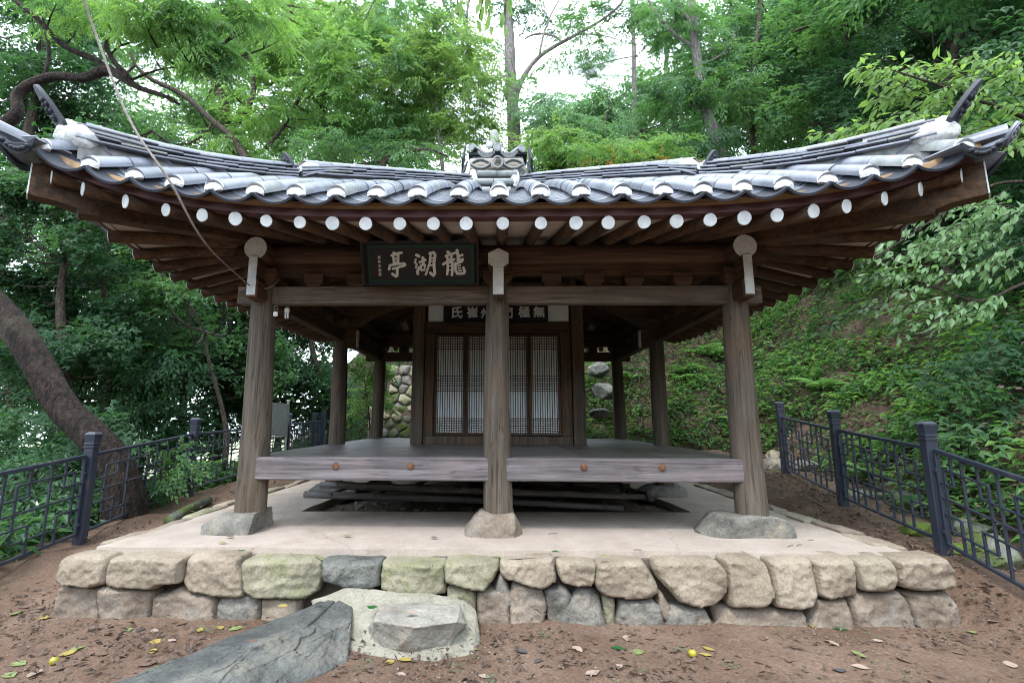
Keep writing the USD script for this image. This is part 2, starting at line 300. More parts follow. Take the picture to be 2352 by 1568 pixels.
def leafmat(name, dark, lite, trans, tf=.4, rough=.45, spec=.35):
    return usdkit.material(stage, f'/World/Looks/{name}', {
        'g': ('geometry', {}), 'oi': ('object_info', {}),
        'n': ('noise_texture', {'scale': .9, 'detail': 2}),
        'a': ('math', {'math_type': 'multiply_add', 'value2': .55, 'value3': 0.}),
        'a2': ('math', {'math_type': 'multiply_add', 'value2': .45}),
        'r': ('rgb_ramp', {'ramp': [(.0, dark), (.85, lite), (1., lite)]}),
        'rt': ('rgb_ramp', {'ramp': [(.0, tuple(np.array(trans)*.7)), (1., trans)]}),
        'p': ('principled_bsdf', {'roughness': rough, 'specular_ior_level': spec}),
        't': ('translucent_bsdf', {}), 'x': ('mix_closure', {'fac': tf})},
        [('g.position', 'n.vector'), ('g.random_per_island', 'a.value1'), ('n.fac', 'a2.value1'), ('a.value', 'a2.value3'),
         ('a2.value', 'r.fac'), ('a2.value', 'rt.fac'), ('r.color', 'p.base_color'), ('rt.color', 't.color'), ('p.BSDF', 'x.closure1'), ('t.BSDF', 'x.closure2')], surface='x.closure')
L = {}
L['bright'] = leafmat('bright_leaves', (.05, .125, .026), (.18, .33, .075), (.27, .50, .08), tf=.5)
L['mid'] = leafmat('green_leaves', (.038, .10, .034), (.12, .245, .078), (.155, .34, .065), tf=.5)
L['deep'] = leafmat('deep_green_leaves', (.02, .06, .026), (.065, .15, .06), (.07, .19, .04), tf=.45)
L['lime'] = leafmat('yellow_green_leaves', (.07, .15, .03), (.20, .32, .08), (.28, .46, .08), tf=.5)
L['pale'] = leafmat('pale_leaves', (.07, .16, .07), (.18, .31, .15), (.20, .38, .13), tf=.5)
L['glossy'] = leafmat('cherry_leaves', (.08, .17, .06), (.22, .34, .15), (.24, .44, .1), rough=.38, spec=.5)
L['fern'] = leafmat('fern_leaves', (.12, .26, .07), (.24, .42, .14), (.25, .48, .1))
L['autumn'] = leafmat('orange_leaves', (.25, .12, .02), (.42, .3, .05), (.5, .3, .04))
M['bark'] = mat('dark_bark', (.028, .02, .015), (.10, .075, .058), scale=5, stretch=(5, 5, 1.2), rough=.95, bump=1.5, bscale=7, bdist=.05, c3=(.07, .075, .045), s3=1.6, speck=.3, sspeck=25.)
M['bark_red'] = mat('reddish_bark', (.010, .007, .0055), (.062, .039, .029), scale=4, stretch=(5, 5, 1.6), rough=.95, bump=2., bscale=6, bdist=.06, c3=(.09, .075, .05), s3=1.6, speck=.3, sspeck=25.)
M['bark_grey'] = mat('grey_bark', (.06, .055, .05), (.20, .185, .165), scale=5, stretch=(4, 4, 1), rough=.95, bump=1., bscale=7, bdist=.04)

# ------------------------------------------------------------------ terrain
XF = lambda y: np.interp(y, [-8, -2.5, -.6, 1, 3, 5, 7.5, 9], [4.9, 4.6, 4.9, 5.15, 5.7, 5.9, 5.0, 5.0])
YF = lambda x: np.interp(x, [-14, -9, -6, -4, -3.2, 0, 2, 4, 6], [16, 15, 13.5, 11, 9.2, 8.9, 7.6, 7.0, 6.5])
def terrain(x, y):
    x, y = np.broadcast_arrays(np.asarray(x, float), np.asarray(y, float))
    le = np.interp(y, [-6, -2.5, -1.0, .2, 2.4, 9, 30], [.10, .15, .20, .40, .53, .87, 1.5])
    ri = np.interp(y, [-6, -2.6, -1.8, -.2, 1.45, 3.35, 9], [.2, .24, .29, .52, .69, .85, 1.2])
    ce = np.interp(y, [-6, -1.0, -.5, 6, 8], [.13, .148, .15, .45, .85])
    w = smoothstep(3.45, 4.15, np.abs(x)); z = ce*(1-w)+w*np.where(x < 0, le, ri)
    d = np.maximum(x-XF(y), y-YF(x)); d = np.where(x > -12, d, -1)
    hf = smoothstep(-13, -6, x)
    lim = 4.2+4.2*smoothstep(3.5, 6.5, x-.25*np.maximum(y-4, 0)); rise = np.where(d > 0, np.where(d < lim, .98*d, .98*lim+.33*(d-lim)), 0); rise = np.minimum(rise, 12)
    bump = (meshkit.fbm(np.stack([x*.9, y*.9, x*0], -1), 4, 3)-.5)
    z = z+rise*(1+.25*bump)*hf+np.clip(d, 0, 1.5)*bump*.9*hf
    fall = np.maximum(0, -4.95-x); z = z-np.minimum(.42*fall, 4.2)*(1-.8*smoothstep(9, 14, y)*smoothstep(-9, -5, x))
    z = z+(meshkit.fbm(np.stack([x*2.2, y*2.2, x*0], -1), 4, 5)-.5)*.05*(1+2*(np.abs(x) > 4.4))
    return z
xs = np.unique(np.r_[np.linspace(-5.2, 5.2, 190), np.linspace(5.2, 14, 110), np.linspace(-14, -5.2, 60), np.geomspace(14, 90, 14), -np.geomspace(14, 90, 14)])
ys = np.unique(np.r_[np.linspace(-5, 1, 130), np.linspace(1, 12, 130), np.linspace(12, 30, 30), np.geomspace(30, 120, 10), -np.geomspace(5, 50, 10)])
X, Y = np.meshgrid(xs, ys, indexing='ij'); Z = terrain(X, Y)
nv = len(ys); i, j = np.meshgrid(np.arange(len(xs)-1), np.arange(nv-1), indexing='ij'); a = (i*nv+j).ravel()
gm = (np.stack([X, Y, Z], -1).reshape(-1, 3), np.vstack([np.stack([a, a+nv, a+nv+1], 1), np.stack([a, a+nv+1, a+1], 1)]))
M['soil'] = usdkit.material(stage, '/World/Looks/soil', {
    'g': ('geometry', {}), 'n': ('noise_texture', {'scale': 1.3, 'detail': 7, 'roughness': .65}),
    'r': ('rgb_ramp', {'ramp': [(.3, (.118, .072, .049)), (.55, (.195, .128, .091)), (.75, (.26, .185, .138))]}),
    'nf': ('noise_texture', {'scale': 55., 'detail': 4, 'roughness': .7}), 'rf': ('rgb_ramp', {'ramp': [(.35, (.55, .55, .55)), (.62, (1.1, 1.1, 1.1)), (.75, (1.7, 1.6, 1.5))]}),
    'm1': ('mix_color', {'blend_type': 'multiply', 'fac': .8, 'use_clamp': False}),
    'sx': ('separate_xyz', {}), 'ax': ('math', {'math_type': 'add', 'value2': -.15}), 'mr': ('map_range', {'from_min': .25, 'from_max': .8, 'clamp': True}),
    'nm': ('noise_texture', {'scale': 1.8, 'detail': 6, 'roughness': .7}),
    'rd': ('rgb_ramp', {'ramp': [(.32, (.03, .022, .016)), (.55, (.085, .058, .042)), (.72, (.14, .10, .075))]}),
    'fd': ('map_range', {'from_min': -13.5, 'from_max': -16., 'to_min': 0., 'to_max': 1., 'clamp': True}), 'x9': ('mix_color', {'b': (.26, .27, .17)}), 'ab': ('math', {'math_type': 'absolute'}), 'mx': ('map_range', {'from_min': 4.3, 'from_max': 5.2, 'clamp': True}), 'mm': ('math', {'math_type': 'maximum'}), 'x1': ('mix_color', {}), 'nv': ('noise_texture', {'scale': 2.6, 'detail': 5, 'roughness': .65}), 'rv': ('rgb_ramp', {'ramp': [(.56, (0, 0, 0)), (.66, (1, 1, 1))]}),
    'gv': ('math', {'math_type': 'multiply'}), 'x2': ('mix_color', {'b': (.06, .085, .02)}),
    'nb': ('noise_texture', {'scale': 26., 'detail': 6, 'roughness': .75}), 'b': ('bump', {'strength': .9, 'distance': .03}),
    'p': ('principled_bsdf', {'roughness': .95, 'specular_ior_level': .15})},
    [('g.position', 'n.vector'), ('g.position', 'nf.vector'), ('g.position', 'nm.vector'), ('g.position', 'nv.vector'), ('g.position', 'nb.vector'), ('g.position', 'sx.vector'),
     ('n.fac', 'r.fac'), ('nf.fac', 'rf.fac'), ('r.color', 'm1.a'), ('rf.color', 'm1.b'), ('sx.z', 'ax.value1'), ('ax.value', 'mr.value'), ('nm.fac', 'rd.fac'),
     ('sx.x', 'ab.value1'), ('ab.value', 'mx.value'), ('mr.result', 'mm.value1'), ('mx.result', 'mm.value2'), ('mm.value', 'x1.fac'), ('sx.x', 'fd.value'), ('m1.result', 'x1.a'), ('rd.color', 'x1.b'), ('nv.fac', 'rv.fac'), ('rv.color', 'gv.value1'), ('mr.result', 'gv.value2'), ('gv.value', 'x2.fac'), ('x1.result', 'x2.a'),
     ('fd.result', 'x9.fac'), ('x2.result', 'x9.a'), ('x9.result', 'p.base_color'), ('nb.fac', 'b.height'), ('b.normal', 'p.normal')], surface='p.BSDF')
obj('ground', gm, M['soil'], smooth=True, kind='structure')
# ------------------------------------------------------------------ stone platform
PZ, PY = .655, -.85
plat = thing('stone_platform', 'low platform of buff stones under the pavilion, topped with pale lime pavement', 'platform', (0, 0, 0))
Z1 = lambda p: [(117.6+x*.225, 1234.8+y*.225) for x, y in p]
Z2 = lambda p: [(588+x*.225, 1234.8+y*.225) for x, y in p]
Z3 = lambda p: [(1058.4+x*.225, 1234.8+y*.225) for x, y in p]
Z4 = lambda p: [(1528.8+x*.3, 1234.8+y*.3) for x, y in p]
def stone_mesh(px, seed, y0=PY, D=.065, back=.20, amp=.020, drop=0., N=56):
    w = np.array([aty(x, y, y0) for x, y in px]); P = w[:, [0, 2]]
    if drop: P[P[:, 1] < P[:, 1].min()+.10, 1] -= drop
    pg = sg.Polygon(P).buffer(0); rd = min(.016, .10*math.sqrt(pg.area)); pg = pg.buffer(-rd, join_style='round').buffer(rd+.006, join_style='round')
    pg = max(getattr(pg, 'geoms', [pg]), key=lambda g: g.area)
    ring = pg.exterior; pts = np.array([ring.interpolate(t, normalized=True).coords[0] for t in np.linspace(0, 1, N, endpoint=False)])
    if not sg.polygon.LinearRing(pts).is_ccw: pts = pts[::-1]
    from scipy.spatial import Delaunay
    c = np.array(pg.centroid.coords[0]); rr = np.random.default_rng(seed); tilt = rr.uniform(-.10, .10, 2); q = math.sqrt(pg.area); e = min(.032, .16*q); D = D*min(1., q/.28)
    b = pg.bounds; h = max(.016, q/24); gx_, gz_ = np.meshgrid(np.arange(b[0], b[2], h), np.arange(b[1], b[3], h*.87), indexing='ij'); gx_ = gx_+(np.arange(gx_.shape[1])%2)*h/2
    g = np.stack([gx_.ravel(), gz_.ravel()], 1)+rr.uniform(-.2, .2, (gx_.size, 2))*h; inn = shapely.contains_xy(pg.buffer(-h*.55), g[:, 0], g[:, 1]); g = g[inn]
    N = max(N, int(ring.length/h)); pts = np.array([ring.interpolate(t, normalized=True).coords[0] for t in np.linspace(0, 1, N, endpoint=False)])
    if not sg.polygon.LinearRing(pts).is_ccw: pts = pts[::-1]
    al = np.vstack([pts, g]); tri = Delaunay(al).simplices; tri = tri[shapely.contains_xy(pg.buffer(.002), *al[tri].mean(1).T)]
    a0 = al[tri]; cr = (a0[:, 1, 0]-a0[:, 0, 0])*(a0[:, 2, 1]-a0[:, 0, 1])-(a0[:, 1, 1]-a0[:, 0, 1])*(a0[:, 2, 0]-a0[:, 0, 0]); tri[cr < 0] = tri[cr < 0][:, ::-1]
    dist = np.r_[np.zeros(N), shapely.distance(ring, shapely.points(g))]; t = np.clip(dist/e, 0, 1)
    yy = y0+.03-D*np.sqrt(np.clip(1-(1-t)**2.4, 0, 1))+(al-c)@tilt
    for _ in range(4):
        an = rr.uniform(0, 6.28); yy = yy+np.maximum(0, (al-c)@[math.cos(an), math.sin(an)]-q*rr.uniform(.2, .45))*rr.uniform(.08, .28)
    v = np.c_[al[:, 0], yy, al[:, 1]]
    for bk in (.06, .15, back): v = np.vstack([v, np.c_[c+(pts-c)*(1-.02*bk/back), np.full(N, y0+.03+bk)][:, [0, 2, 1]]])
    n1 = meshkit.fbm(v*5+seed, 4, seed)-.5; cell = np.abs(((meshkit.fbm(v*4+seed*1.7, 2, seed+5)*5) % 1)-.5); n2 = np.abs(meshkit.fbm(v*12+seed*3.1, 3, seed+5)-.5); n3 = meshkit.fbm(v*34+seed, 3, seed)-.5
    v[:, 1] += n1*2.8*amp+n2*2.2*amp+cell*.9*amp+n3*.7*amp; v[:, 2] += (meshkit.fbm(v*7+3, 3, seed+2)-.5)*amp*.9; v[:, 0] += (meshkit.fbm(v*7+9, 3, seed+3)-.5)*amp*.8
    f = [tri]; nb = len(al); prev = np.arange(N)
    for q_ in range(3):
        nxt = nb+q_*N+np.arange(N); p2, n2_ = np.roll(prev, -1), np.roll(nxt, -1); f += [np.stack([prev, nxt, n2_], 1), np.stack([prev, n2_, p2], 1)]; prev = nxt
    return v, np.vstack(f)
top = [('stone', Z1([(85, 215), (300, 185), (560, 195), (582, 250), (540, 380), (525, 480), (400, 505), (130, 485), (55, 400), (80, 260)])),
 ('stone', Z1([(592, 225), (900, 190), (1345, 220), (1315, 300), (1292, 470), (1180, 480), (1090, 490), (1010, 540), (760, 520), (545, 505), (528, 450), (560, 300)])),
 ('stone', Z1([(1352, 215), (1600, 190), (1925, 205), (1915, 250), (1967, 400), (1972, 580), (1930, 610), (1600, 600), (1370, 560), (1296, 490), (1302, 380), (1325, 270)])),
 ('stone_green', Z2([(-125, 235), (100, 220), (560, 232), (645, 280), (662, 400), (605, 580), (480, 640), (150, 620), (-20, 610), (-108, 540), (-125, 380)])),
 ('stone_dark', Z2([(652, 250), (800, 240), (1100, 250), (1267, 250), (1255, 520), (1160, 540), (900, 500), (680, 445), (665, 380)])),
 ('stone_green', Z2([(1285, 255), (1500, 250), (1720, 262), (1922, 275), (1940, 440), (1942, 600), (1700, 600), (1400, 575), (1258, 545), (1262, 400)])),
 ('stone_green', Z3([(-162, 250), (100, 240), (405, 245), (398, 330), (330, 430), (240, 535), (100, 530), (-50, 490), (-155, 460)])),
 ('stone', Z3([(412, 250), (600, 240), (942, 215), (967, 330), (982, 455), (840, 520), (650, 480), (450, 430), (408, 370)])),
 ('stone', Z3([(980, 245), (1250, 250), (1395, 280), (1392, 420), (1350, 515), (1200, 510), (1050, 470), (1000, 380)])),
 ('stone', Z3([(1400, 265), (1650, 240), (1870, 250), (1950, 380), (2022, 480), (2032, 570), (1980, 635), (1700, 635), (1500, 600), (1410, 540), (1380, 480), (1395, 380)])),
 ('stone', Z4([(-62, 195), (100, 180), (400, 185), (455, 250), (483, 330), (472, 440), (380, 520), (260, 540), (120, 500), (40, 410), (-30, 330), (-68, 260)])),
 ('stone', Z4([(463, 180), (700, 160), (795, 220), (815, 350), (828, 440), (760, 525), (510, 540), (492, 400), (480, 280)])),
 ('stone', Z4([(805, 180), (1130, 170), (1155, 270), (1170, 420), (1130, 530), (1020, 550), (850, 530), (832, 420), (820, 280)])),
 ('stone', Z4([(1140, 180), (1445, 165), (1460, 270), (1490, 460), (1260, 480), (1190, 450), (1172, 320)])),
 ('stone', Z4([(1460, 180), (1740, 170), (1775, 250), (1782, 350), (1760, 400), (1650, 415), (1510, 405), (1480, 300)])),
 ('stone', Z4([(1760, 175), (2150, 160), (2225, 250), (2252, 360), (2200, 405), (1960, 415), (1820, 380), (1785, 330), (1788, 240)]))]
low = [('stone_warm', Z1([(95, 497), (350, 500), (460, 520), (492, 560), (470, 650), (515, 790), (520, 850), (30, 870), (22, 750), (40, 620)])),
 ('stone_warm', Z1([(500, 500), (760, 525), (1000, 540), (1020, 570), (1000, 680), (955, 800), (940, 860), (700, 870), (530, 850), (478, 680), (482, 600)])),
 ('stone', Z1([(1020, 545), (1130, 475), (1285, 490), (1200, 560), (1110, 595), (1040, 570)])),
 ('stone_warm', Z1([(1005, 620), (1160, 590), (1290, 520), (1400, 580), (1640, 600), (1680, 640), (1672, 790), (1640, 850), (965, 850), (975, 760)])),
 ('stone_grey', Z1([(1680, 680), (1720, 610), (2010, 575), (2110, 620), (2140, 680), (2110, 760), (1960, 850), (1800, 865), (1690, 820)])),
 ('stone', Z2([(60, 620), (200, 620), (430, 640), (400, 690), (230, 740), (130, 785), (40, 770)])),
 ('stone_green', Z2([(1955, 510), (2100, 510), (2240, 560), (2255, 720), (2245, 800), (2100, 790), (1960, 700)])),
 ('stone_warm', Z3([(185, 545), (400, 550), (482, 600), (492, 760), (520, 890), (380, 900), (190, 890), (168, 780), (172, 600)])),
 ('stone_grey', Z3([(320, 440), (400, 385), (440, 430), (530, 480), (510, 560), (440, 565), (300, 540)])),
 ('stone_warm', Z3([(540, 475), (760, 500), (840, 540), (882, 650), (885, 740), (790, 870), (620, 890), (535, 880), (505, 760), (498, 600)])),
 ('stone_grey', Z3([(860, 540), (900, 515), (1080, 520), (1130, 610), (1080, 670), (960, 765), (900, 690), (870, 620)])),
 ('stone_grey', Z3([(930, 490), (1000, 455), (1085, 490), (1080, 520), (930, 512)])),
 ('stone', Z3([(1105, 550), (1160, 505), (1215, 545), (1140, 600)])),
 ('stone_grey', Z3([(900, 870), (960, 780), (1080, 690), (1150, 610), (1230, 528), (1330, 530), (1440, 610), (1480, 780), (1492, 870), (1280, 900), (1100, 880)])),
 ('stone_green', Z3([(1462, 620), (1570, 625), (1577, 770), (1540, 790), (1490, 782)])),
 ('stone_grey', Z3([(1530, 870), (1570, 780), (1630, 650), (1970, 650), (2045, 720), (2090, 800), (2072, 900), (1850, 900), (1560, 895)])),
 ('stone_warm', Z3([(2020, 620), (2050, 540), (2150, 580), (2240, 690), (2120, 715)])),
 ('stone_grey', Z4([(15, 570), (60, 540), (300, 545), (420, 640), (300, 670), (20, 680), (0, 620)])),
 ('stone_warm', Z4([(380, 545), (490, 548), (1060, 562), (1108, 640), (1080, 670), (500, 680), (440, 650)])),
 ('stone_warm', Z4([(1090, 562), (1180, 487), (1400, 475), (1440, 600), (1430, 650), (1120, 660)])),
 ('stone_warm', Z4([(1432, 480), (1520, 422), (1800, 422), (1870, 500), (1920, 600), (1900, 650), (1480, 650)])),
 ('stone_warm', Z4([(1835, 425), (2190, 417), (2235, 500), (2238, 640), (1950, 650), (1882, 520)]))]
for k, (mt, p) in enumerate(top): obj('stone', stone_mesh(p, k+1), M[mt], plat, smooth=40)
for k, (mt, p) in enumerate(low): obj('stone', stone_mesh(p, k+50, y0=PY+.03, D=.05, amp=.017, drop=.12), M[mt], plat, smooth=35)
obj('earth_core', cat([box(-3.45, 3.5, -.66, -.50, -.1, .60, .01), box(-3.45, -2.55, -.5, 5.7, -.1, .55, .01), box(2.55, 3.5, -.5, 5.7, -.1, .55, .01), box(-2.55, 2.55, -.5, .9, -.1, .55, .01), box(-2.55, 2.55, 4.9, 5.7, -.1, .55, .01)]), M['core'], plat)
# pavement: one sheet with the open pit under the floor
def wobbly(pts, seed, amp=.03, step=.12):
    ring = sg.LinearRing(pts); n = int(ring.length/step); q = np.array([ring.interpolate(t, normalized=True).coords[0] for t in np.linspace(0, 1, n, endpoint=False)])
    nn = meshkit.fbm(np.c_[q*2.2, np.full(n, seed)], 3, seed)-.5, meshkit.fbm(np.c_[q*2.2, np.full(n, seed+7.7)], 3, seed)-.5
    return q+np.stack(nn, 1)*2*amp
outer = wobbly([(-3.42, -.66), (3.46, -.68), (3.42, 5.8), (-3.4, 5.8)], 3, .10)
pit = wobbly([(-2.38, 1.0), (2.36, 1.12), (2.15, 4.4), (-2.1, 4.4)], 5, .035)
pv = prism(sg.Polygon(outer, [pit]), (0, 0, PZ-.11), (1, 0, 0), (0, 1, 0), (0, 0, 1), .11)
obj('lime_pavement', pv, M['pave'], plat)
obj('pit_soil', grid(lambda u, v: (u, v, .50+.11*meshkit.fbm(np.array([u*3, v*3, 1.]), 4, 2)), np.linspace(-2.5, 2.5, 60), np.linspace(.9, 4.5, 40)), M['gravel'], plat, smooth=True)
rs = np.random.default_rng(5)
gr = []
for k in range(260):
    x = rs.uniform(-2.4, 2.4); y = rs.uniform(1.0, 2.4) if abs(x) < 2.1 else rs.uniform(1.0, 3.8)
    r = rs.uniform(.01, .035); gr.append(blob((x, y, .55+r*.3), (r*1.2, r, r*.7), 1, .2, 2, k))
obj('pit_gravel', cat(gr), M['stone_grey'], plat, kind='stuff')
for s in (-1, 1):
    y = -.42; k = 0
    while y < 5.9:
        L_ = rs.uniform(.34, .62); w = rs.uniform(.22, .34); zt = PZ+rs.uniform(-.012, .03); x0 = s*(3.40+rs.uniform(-.08, .03)); x1 = s*(3.62+rs.uniform(-.05, .05))
        pts = [(x, yy, z) for x in (x0, x1) for yy in (y+.01, y+L_-.01) for z in (zt-.42, zt-.03*(x == x1))]
        pts += [((x0+x1)/2, y+L_/2+rs.uniform(-.1, .1), zt+.015)]
        obj('stone', hullrock(pts, n=3, amp=.022, freq=5, seed=k+80+s), M[['stone', 'stone_warm', 'stone_green'][k % 3]], plat, smooth=40); y += L_; k += 1

# ------------------------------------------------------------------ foundation stones under the columns
ZB = .854
def base_stone(label, x, y, bl, br, tl, tr, fr, bk, seed, mt, ztop=ZB):
    t = [(x+a, y+b, ztop+.006*math.sin(a*40)) for a in (tl, tr) for b in (-.17, .2)]
    b_ = [(x+a, y+b, PZ-.05) for a, b in ((bl, -fr*.7), (bl*.8, -fr), (br*.85, -fr), (br, -fr*.6), (bl, bk), (br, bk))]
    m_ = [(x+bl*.8, y-.1, (PZ+ztop)/2), (x+br*.86, y-.15, (PZ+ztop)/2+.04)]
    q = np.random.default_rng(seed); m_ += [(x+q.uniform(bl, br)*.9, y-fr*q.uniform(.75, 1.05), PZ+q.uniform(0, .09)) for _ in range(5)]+[(x+bl*q.uniform(.95, 1.1), y+q.uniform(-.1, .2), PZ+.03), (x+br*q.uniform(.95, 1.1), y+q.uniform(-.1, .2), PZ+.05)]
    obj('foundation_stone', hullrock(t+b_+m_, n=4, amp=.038, freq=4.5, seed=seed), M[mt], smooth=35, label=label, category='stone')
base_stone('grey lichen stone base of the front left pavilion column', -2.5, 0, -.40, .12, -.19, .15, .23, .3, 3, 'stone_grey')
base_stone('pale sloping stone base of the front middle pavilion column', 0, 0, -.33, .20, -.17, .15, .24, .3, 4, 'stone_warm')
base_stone('wide flat stone base of the front right pavilion column', 2.5, 0, -.50, .36, -.34, .16, .16, .3, 5, 'stone_grey', ZB-.01)
base_stone('dark stone under the left side column behind the floor edge', -2.5, 2.53, -.3, .45, -.2, .2, .3, .3, 6, 'stone_grey', .80)
base_stone('low stone under the right side column behind the floor edge', 2.5, 2.53, -.4, .3, -.2, .2, .3, .3, 7, 'stone_grey', .80)
base_stone('stone under the rear left corner column', -2.5, 5.06, -.3, .3, -.2, .2, .3, .3, 8, 'stone_grey', .84)
base_stone('stone under the rear right corner column', 2.5, 5.06, -.3, .3, -.2, .2, .3, .3, 9, 'stone_grey', .84)
base_stone('stone under the rear middle column hidden behind the room', 0, 5.06, -.3, .3, -.2, .2, .3, .3, 10, 'stone_grey', .84)

# ------------------------------------------------------------------ pavilion: frame
YC = 2.53
pav = thing('pavilion', 'open wooden Korean pavilion with grey tiled hip roof and white rafter ends', 'pavilion')
def PT(k, s, d, z):
    x, y = ((s, -d), (d, s), (-s, d), (-d, -s))[k]; return np.array([x, YC+y, z])
def column(x, y, z0, z1, r0, r1, mt, seed):
    zz = np.linspace(z0, z1, 22); t = (zz-z0)/(z1-z0)
    r = r0+(r1-r0)*t; P = np.c_[x+.012*np.sin(zz*1.7+seed), y+.01*np.cos(zz*1.3+seed), zz]
    n = 28; v, f = tube(P, r, n)
    a = np.arctan2(v[:, 1]-y, v[:, 0]-x); k = 1+.025*(meshkit.fbm(np.stack([np.cos(a)*1.5, np.sin(a)*1.5, v[:, 2]*.8], -1)+seed, 3, seed)-.5)*2
    v[:, 0] = x+(v[:, 0]-x)*k; v[:, 1] = y+(v[:, 1]-y)*k
    return v, f
ZT = 3.17
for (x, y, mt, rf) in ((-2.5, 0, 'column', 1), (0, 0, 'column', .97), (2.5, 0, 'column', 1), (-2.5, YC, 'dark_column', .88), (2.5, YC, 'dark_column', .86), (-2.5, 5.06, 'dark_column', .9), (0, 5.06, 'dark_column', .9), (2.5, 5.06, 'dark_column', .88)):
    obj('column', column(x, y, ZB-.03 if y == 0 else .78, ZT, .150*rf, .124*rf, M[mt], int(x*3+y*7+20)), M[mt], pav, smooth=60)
zl0, zl1 = 2.965, 3.150
for (x, y) in [(-2.5, 0), (0, 0), (2.5, 0), (-2.5, YC), (2.5, YC), (-2.5, 5.06), (0, 5.06), (2.5, 5.06)]:
    zb, zt = ZT-.012, ZT+.155
    pts = [(x+sx*.105, y+sy*.105, zb) for sx in (-1, 1) for sy in (-1, 1)]+[(x+sx*.155, y+sy*.155, z) for sx in (-1, 1) for sy in (-1, 1) for z in (zb+.075, zt)]
    obj('capital', tm(trimesh.convex.convex_hull(np.array(pts))), M['wood_x'], pav)
def beam(name, p, q, w, h, mt, parent=pav, **t): return obj(name, obox(p, q, w, h, .008), M[mt], parent, **t)
zl, hl = (zl0+zl1)/2, zl1-zl0
for (x0, x1) in ((-2.78, 0), (0, 2.76)):
    beam('lintel', (x0, -.002, zl), (x1-.003*(x1 == 0), -.002, zl), .13, hl, 'lintel'); beam('lintel', (x0, 5.06, zl), (x1-.003*(x1 == 0), 5.06, zl), .13, hl, 'wood_x')
for x in (-2.5, 2.5):
    for (y0, y1) in ((-.32, YC), (YC+.003, 5.36)):
        lb = beam('lintel', (x, y0, zl+.002), (x, y1, zl+.002), .126, hl, 'wood_y')
        if y0 < 0: obj('painted_end', box(x-.045, x+.045, y0-.008, y0+.002, zl0+.025, zl1+.02, .002), M['white_paint'], lb)
zj0, zj1 = 3.275, 3.395
def jang(p, q, mt): return beam('purlin_support', p, q, .10, zj1-zj0, mt)
zj = (zj0+zj1)/2
jang((-2.74, 0, zj), (2.74, 0, zj), 'wood_x'); jang((-2.74, 5.06, zj), (2.74, 5.06, zj), 'wood_x')
for x in (-2.5, 2.5):
    o = jang((x, -.322, zj+.001), (x, 5.36, zj+.001), 'wood_y')
    obj('painted_end', box(x-.043, x+.043, -.331, -.320, ZT-.0, zj1, .002), M['white_paint'], o)
    obj('capital_arm', box(x-.04, x+.04, -.315, .1, zl1+.02, zj0, .004), M['wood_y'], pav)
ZD, RD = 3.5, .118
def dori(p, q, mt, end=None):
    P = curve([p, q], 12); v, f = tube(P, RD, 24, wob=.02, seed=3); o = obj('purlin', (v, f), M[mt], pav, smooth=50)
    if end is not None: obj('painted_end', disc(end, (0, -1, 0), RD*1.0, 32, .008, wob=.012), M['white_paint'], o)
dori((-2.82, 0, ZD+.001), (2.82, 0, ZD+.001), 'wood_x'); dori((-2.82, 5.06, ZD+.001), (2.82, 5.06, ZD+.001), 'wood_x')
for x in (-2.5, 2.5): dori((x, -.30, ZD-.006), (x, 5.40, ZD-.006), 'wood_y', (x, -.301, ZD-.006))
for px in (720, 818, 1267, 1365, 1457, 1569):
    x = aty(px, 640, -.08)[0]; pts = [(x+a*.065, y, zl1-.002) for a in (-1, 1) for y in (-.085, .085)]+[(x+a*.10, y, z) for a in (-1, 1) for y in (-.085, .085) for z in (zl1+.05, zj0+.01)]
    obj('bearing_block', tm(trimesh.convex.convex_hull(np.array(pts))), M['wood_x'], pav)
for x in (-2.5, 2.5):
    for y in (.5, 1.0, 1.5, 2.0, 3.1, 3.6, 4.1, 4.6):
        pts = [(xx, y+a*.065, zl1-.002) for a in (-1, 1) for xx in (x-.08, x+.08)]+[(xx, y+a*.10, z) for a in (-1, 1) for xx in (x-.08, x+.08) for z in (zl1+.05, zj0+.01)]
        obj('bearing_block', tm(trimesh.convex.convex_hull(np.array(pts))), M['wood_y'], pav)
for x in np.linspace(-2.0, 2.0, 9):
    if abs(x) > .2: obj('bearing_block', box(x-.08, x+.08, 4.98, 5.14, zl1-.002, zj0+.01), M['wood_x'], pav)
# main beam with hexagonal white end over the middle column
hexa = [(-.103, 3.30), (-.05, 3.265), (.05, 3.265), (.103, 3.30), (.103, 3.405), (0, 3.457), (-.103, 3.405)]
mb = obj('main_beam', prism(hexa, (.006, -.355, 0), (1, 0, 0), (0, 0, 1), (0, 1, 0), 2.85), M['wood_y'], pav)
obj('painted_end', prism(hexa, (.006, -.366, 0), (1, 0, 0), (0, 0, 1), (0, 1, 0), .010), M['white_paint'], mb)
bt = beam('beam_tongue', (.008, -.335, 3.125), (.008, .08, 3.125), .10, .30, 'wood_y')
obj('painted_end', box(-.048, .060, -.347, -.336, 2.985, 3.267, .002), M['white_paint'], bt)
# curved tie beams from the side columns to the room, and their white tipped brackets
for s in (-1, 1):
    tt = np.linspace(0, 1, 14); lowc = [(2.46-1.22*t, 3.08+.52*math.sin(t*math.pi/2)) for t in tt]
    poly = [(s*a, b) for a, b in lowc]+[(s*1.24, 3.95), (s*1.9, 3.85), (s*2.46, 3.62)]
    obj('curved_beam', prism(poly, (0, YC-.10, 0), (1, 0, 0), (0, 0, 1), (0, 1, 0), .2), M['wood_x'], pav)
    br = obj('bracket', box(min(s*2.24, s*2.5), max(s*2.24, s*2.5), YC-.062, YC+.062, 2.87, 3.17), M['wood_x'], pav)
    obj('painted_end', box(min(s*2.232, s*2.242), max(s*2.232, s*2.242), YC-.06, YC+.06, 2.88, 3.15, .002), M['white_paint'], br)
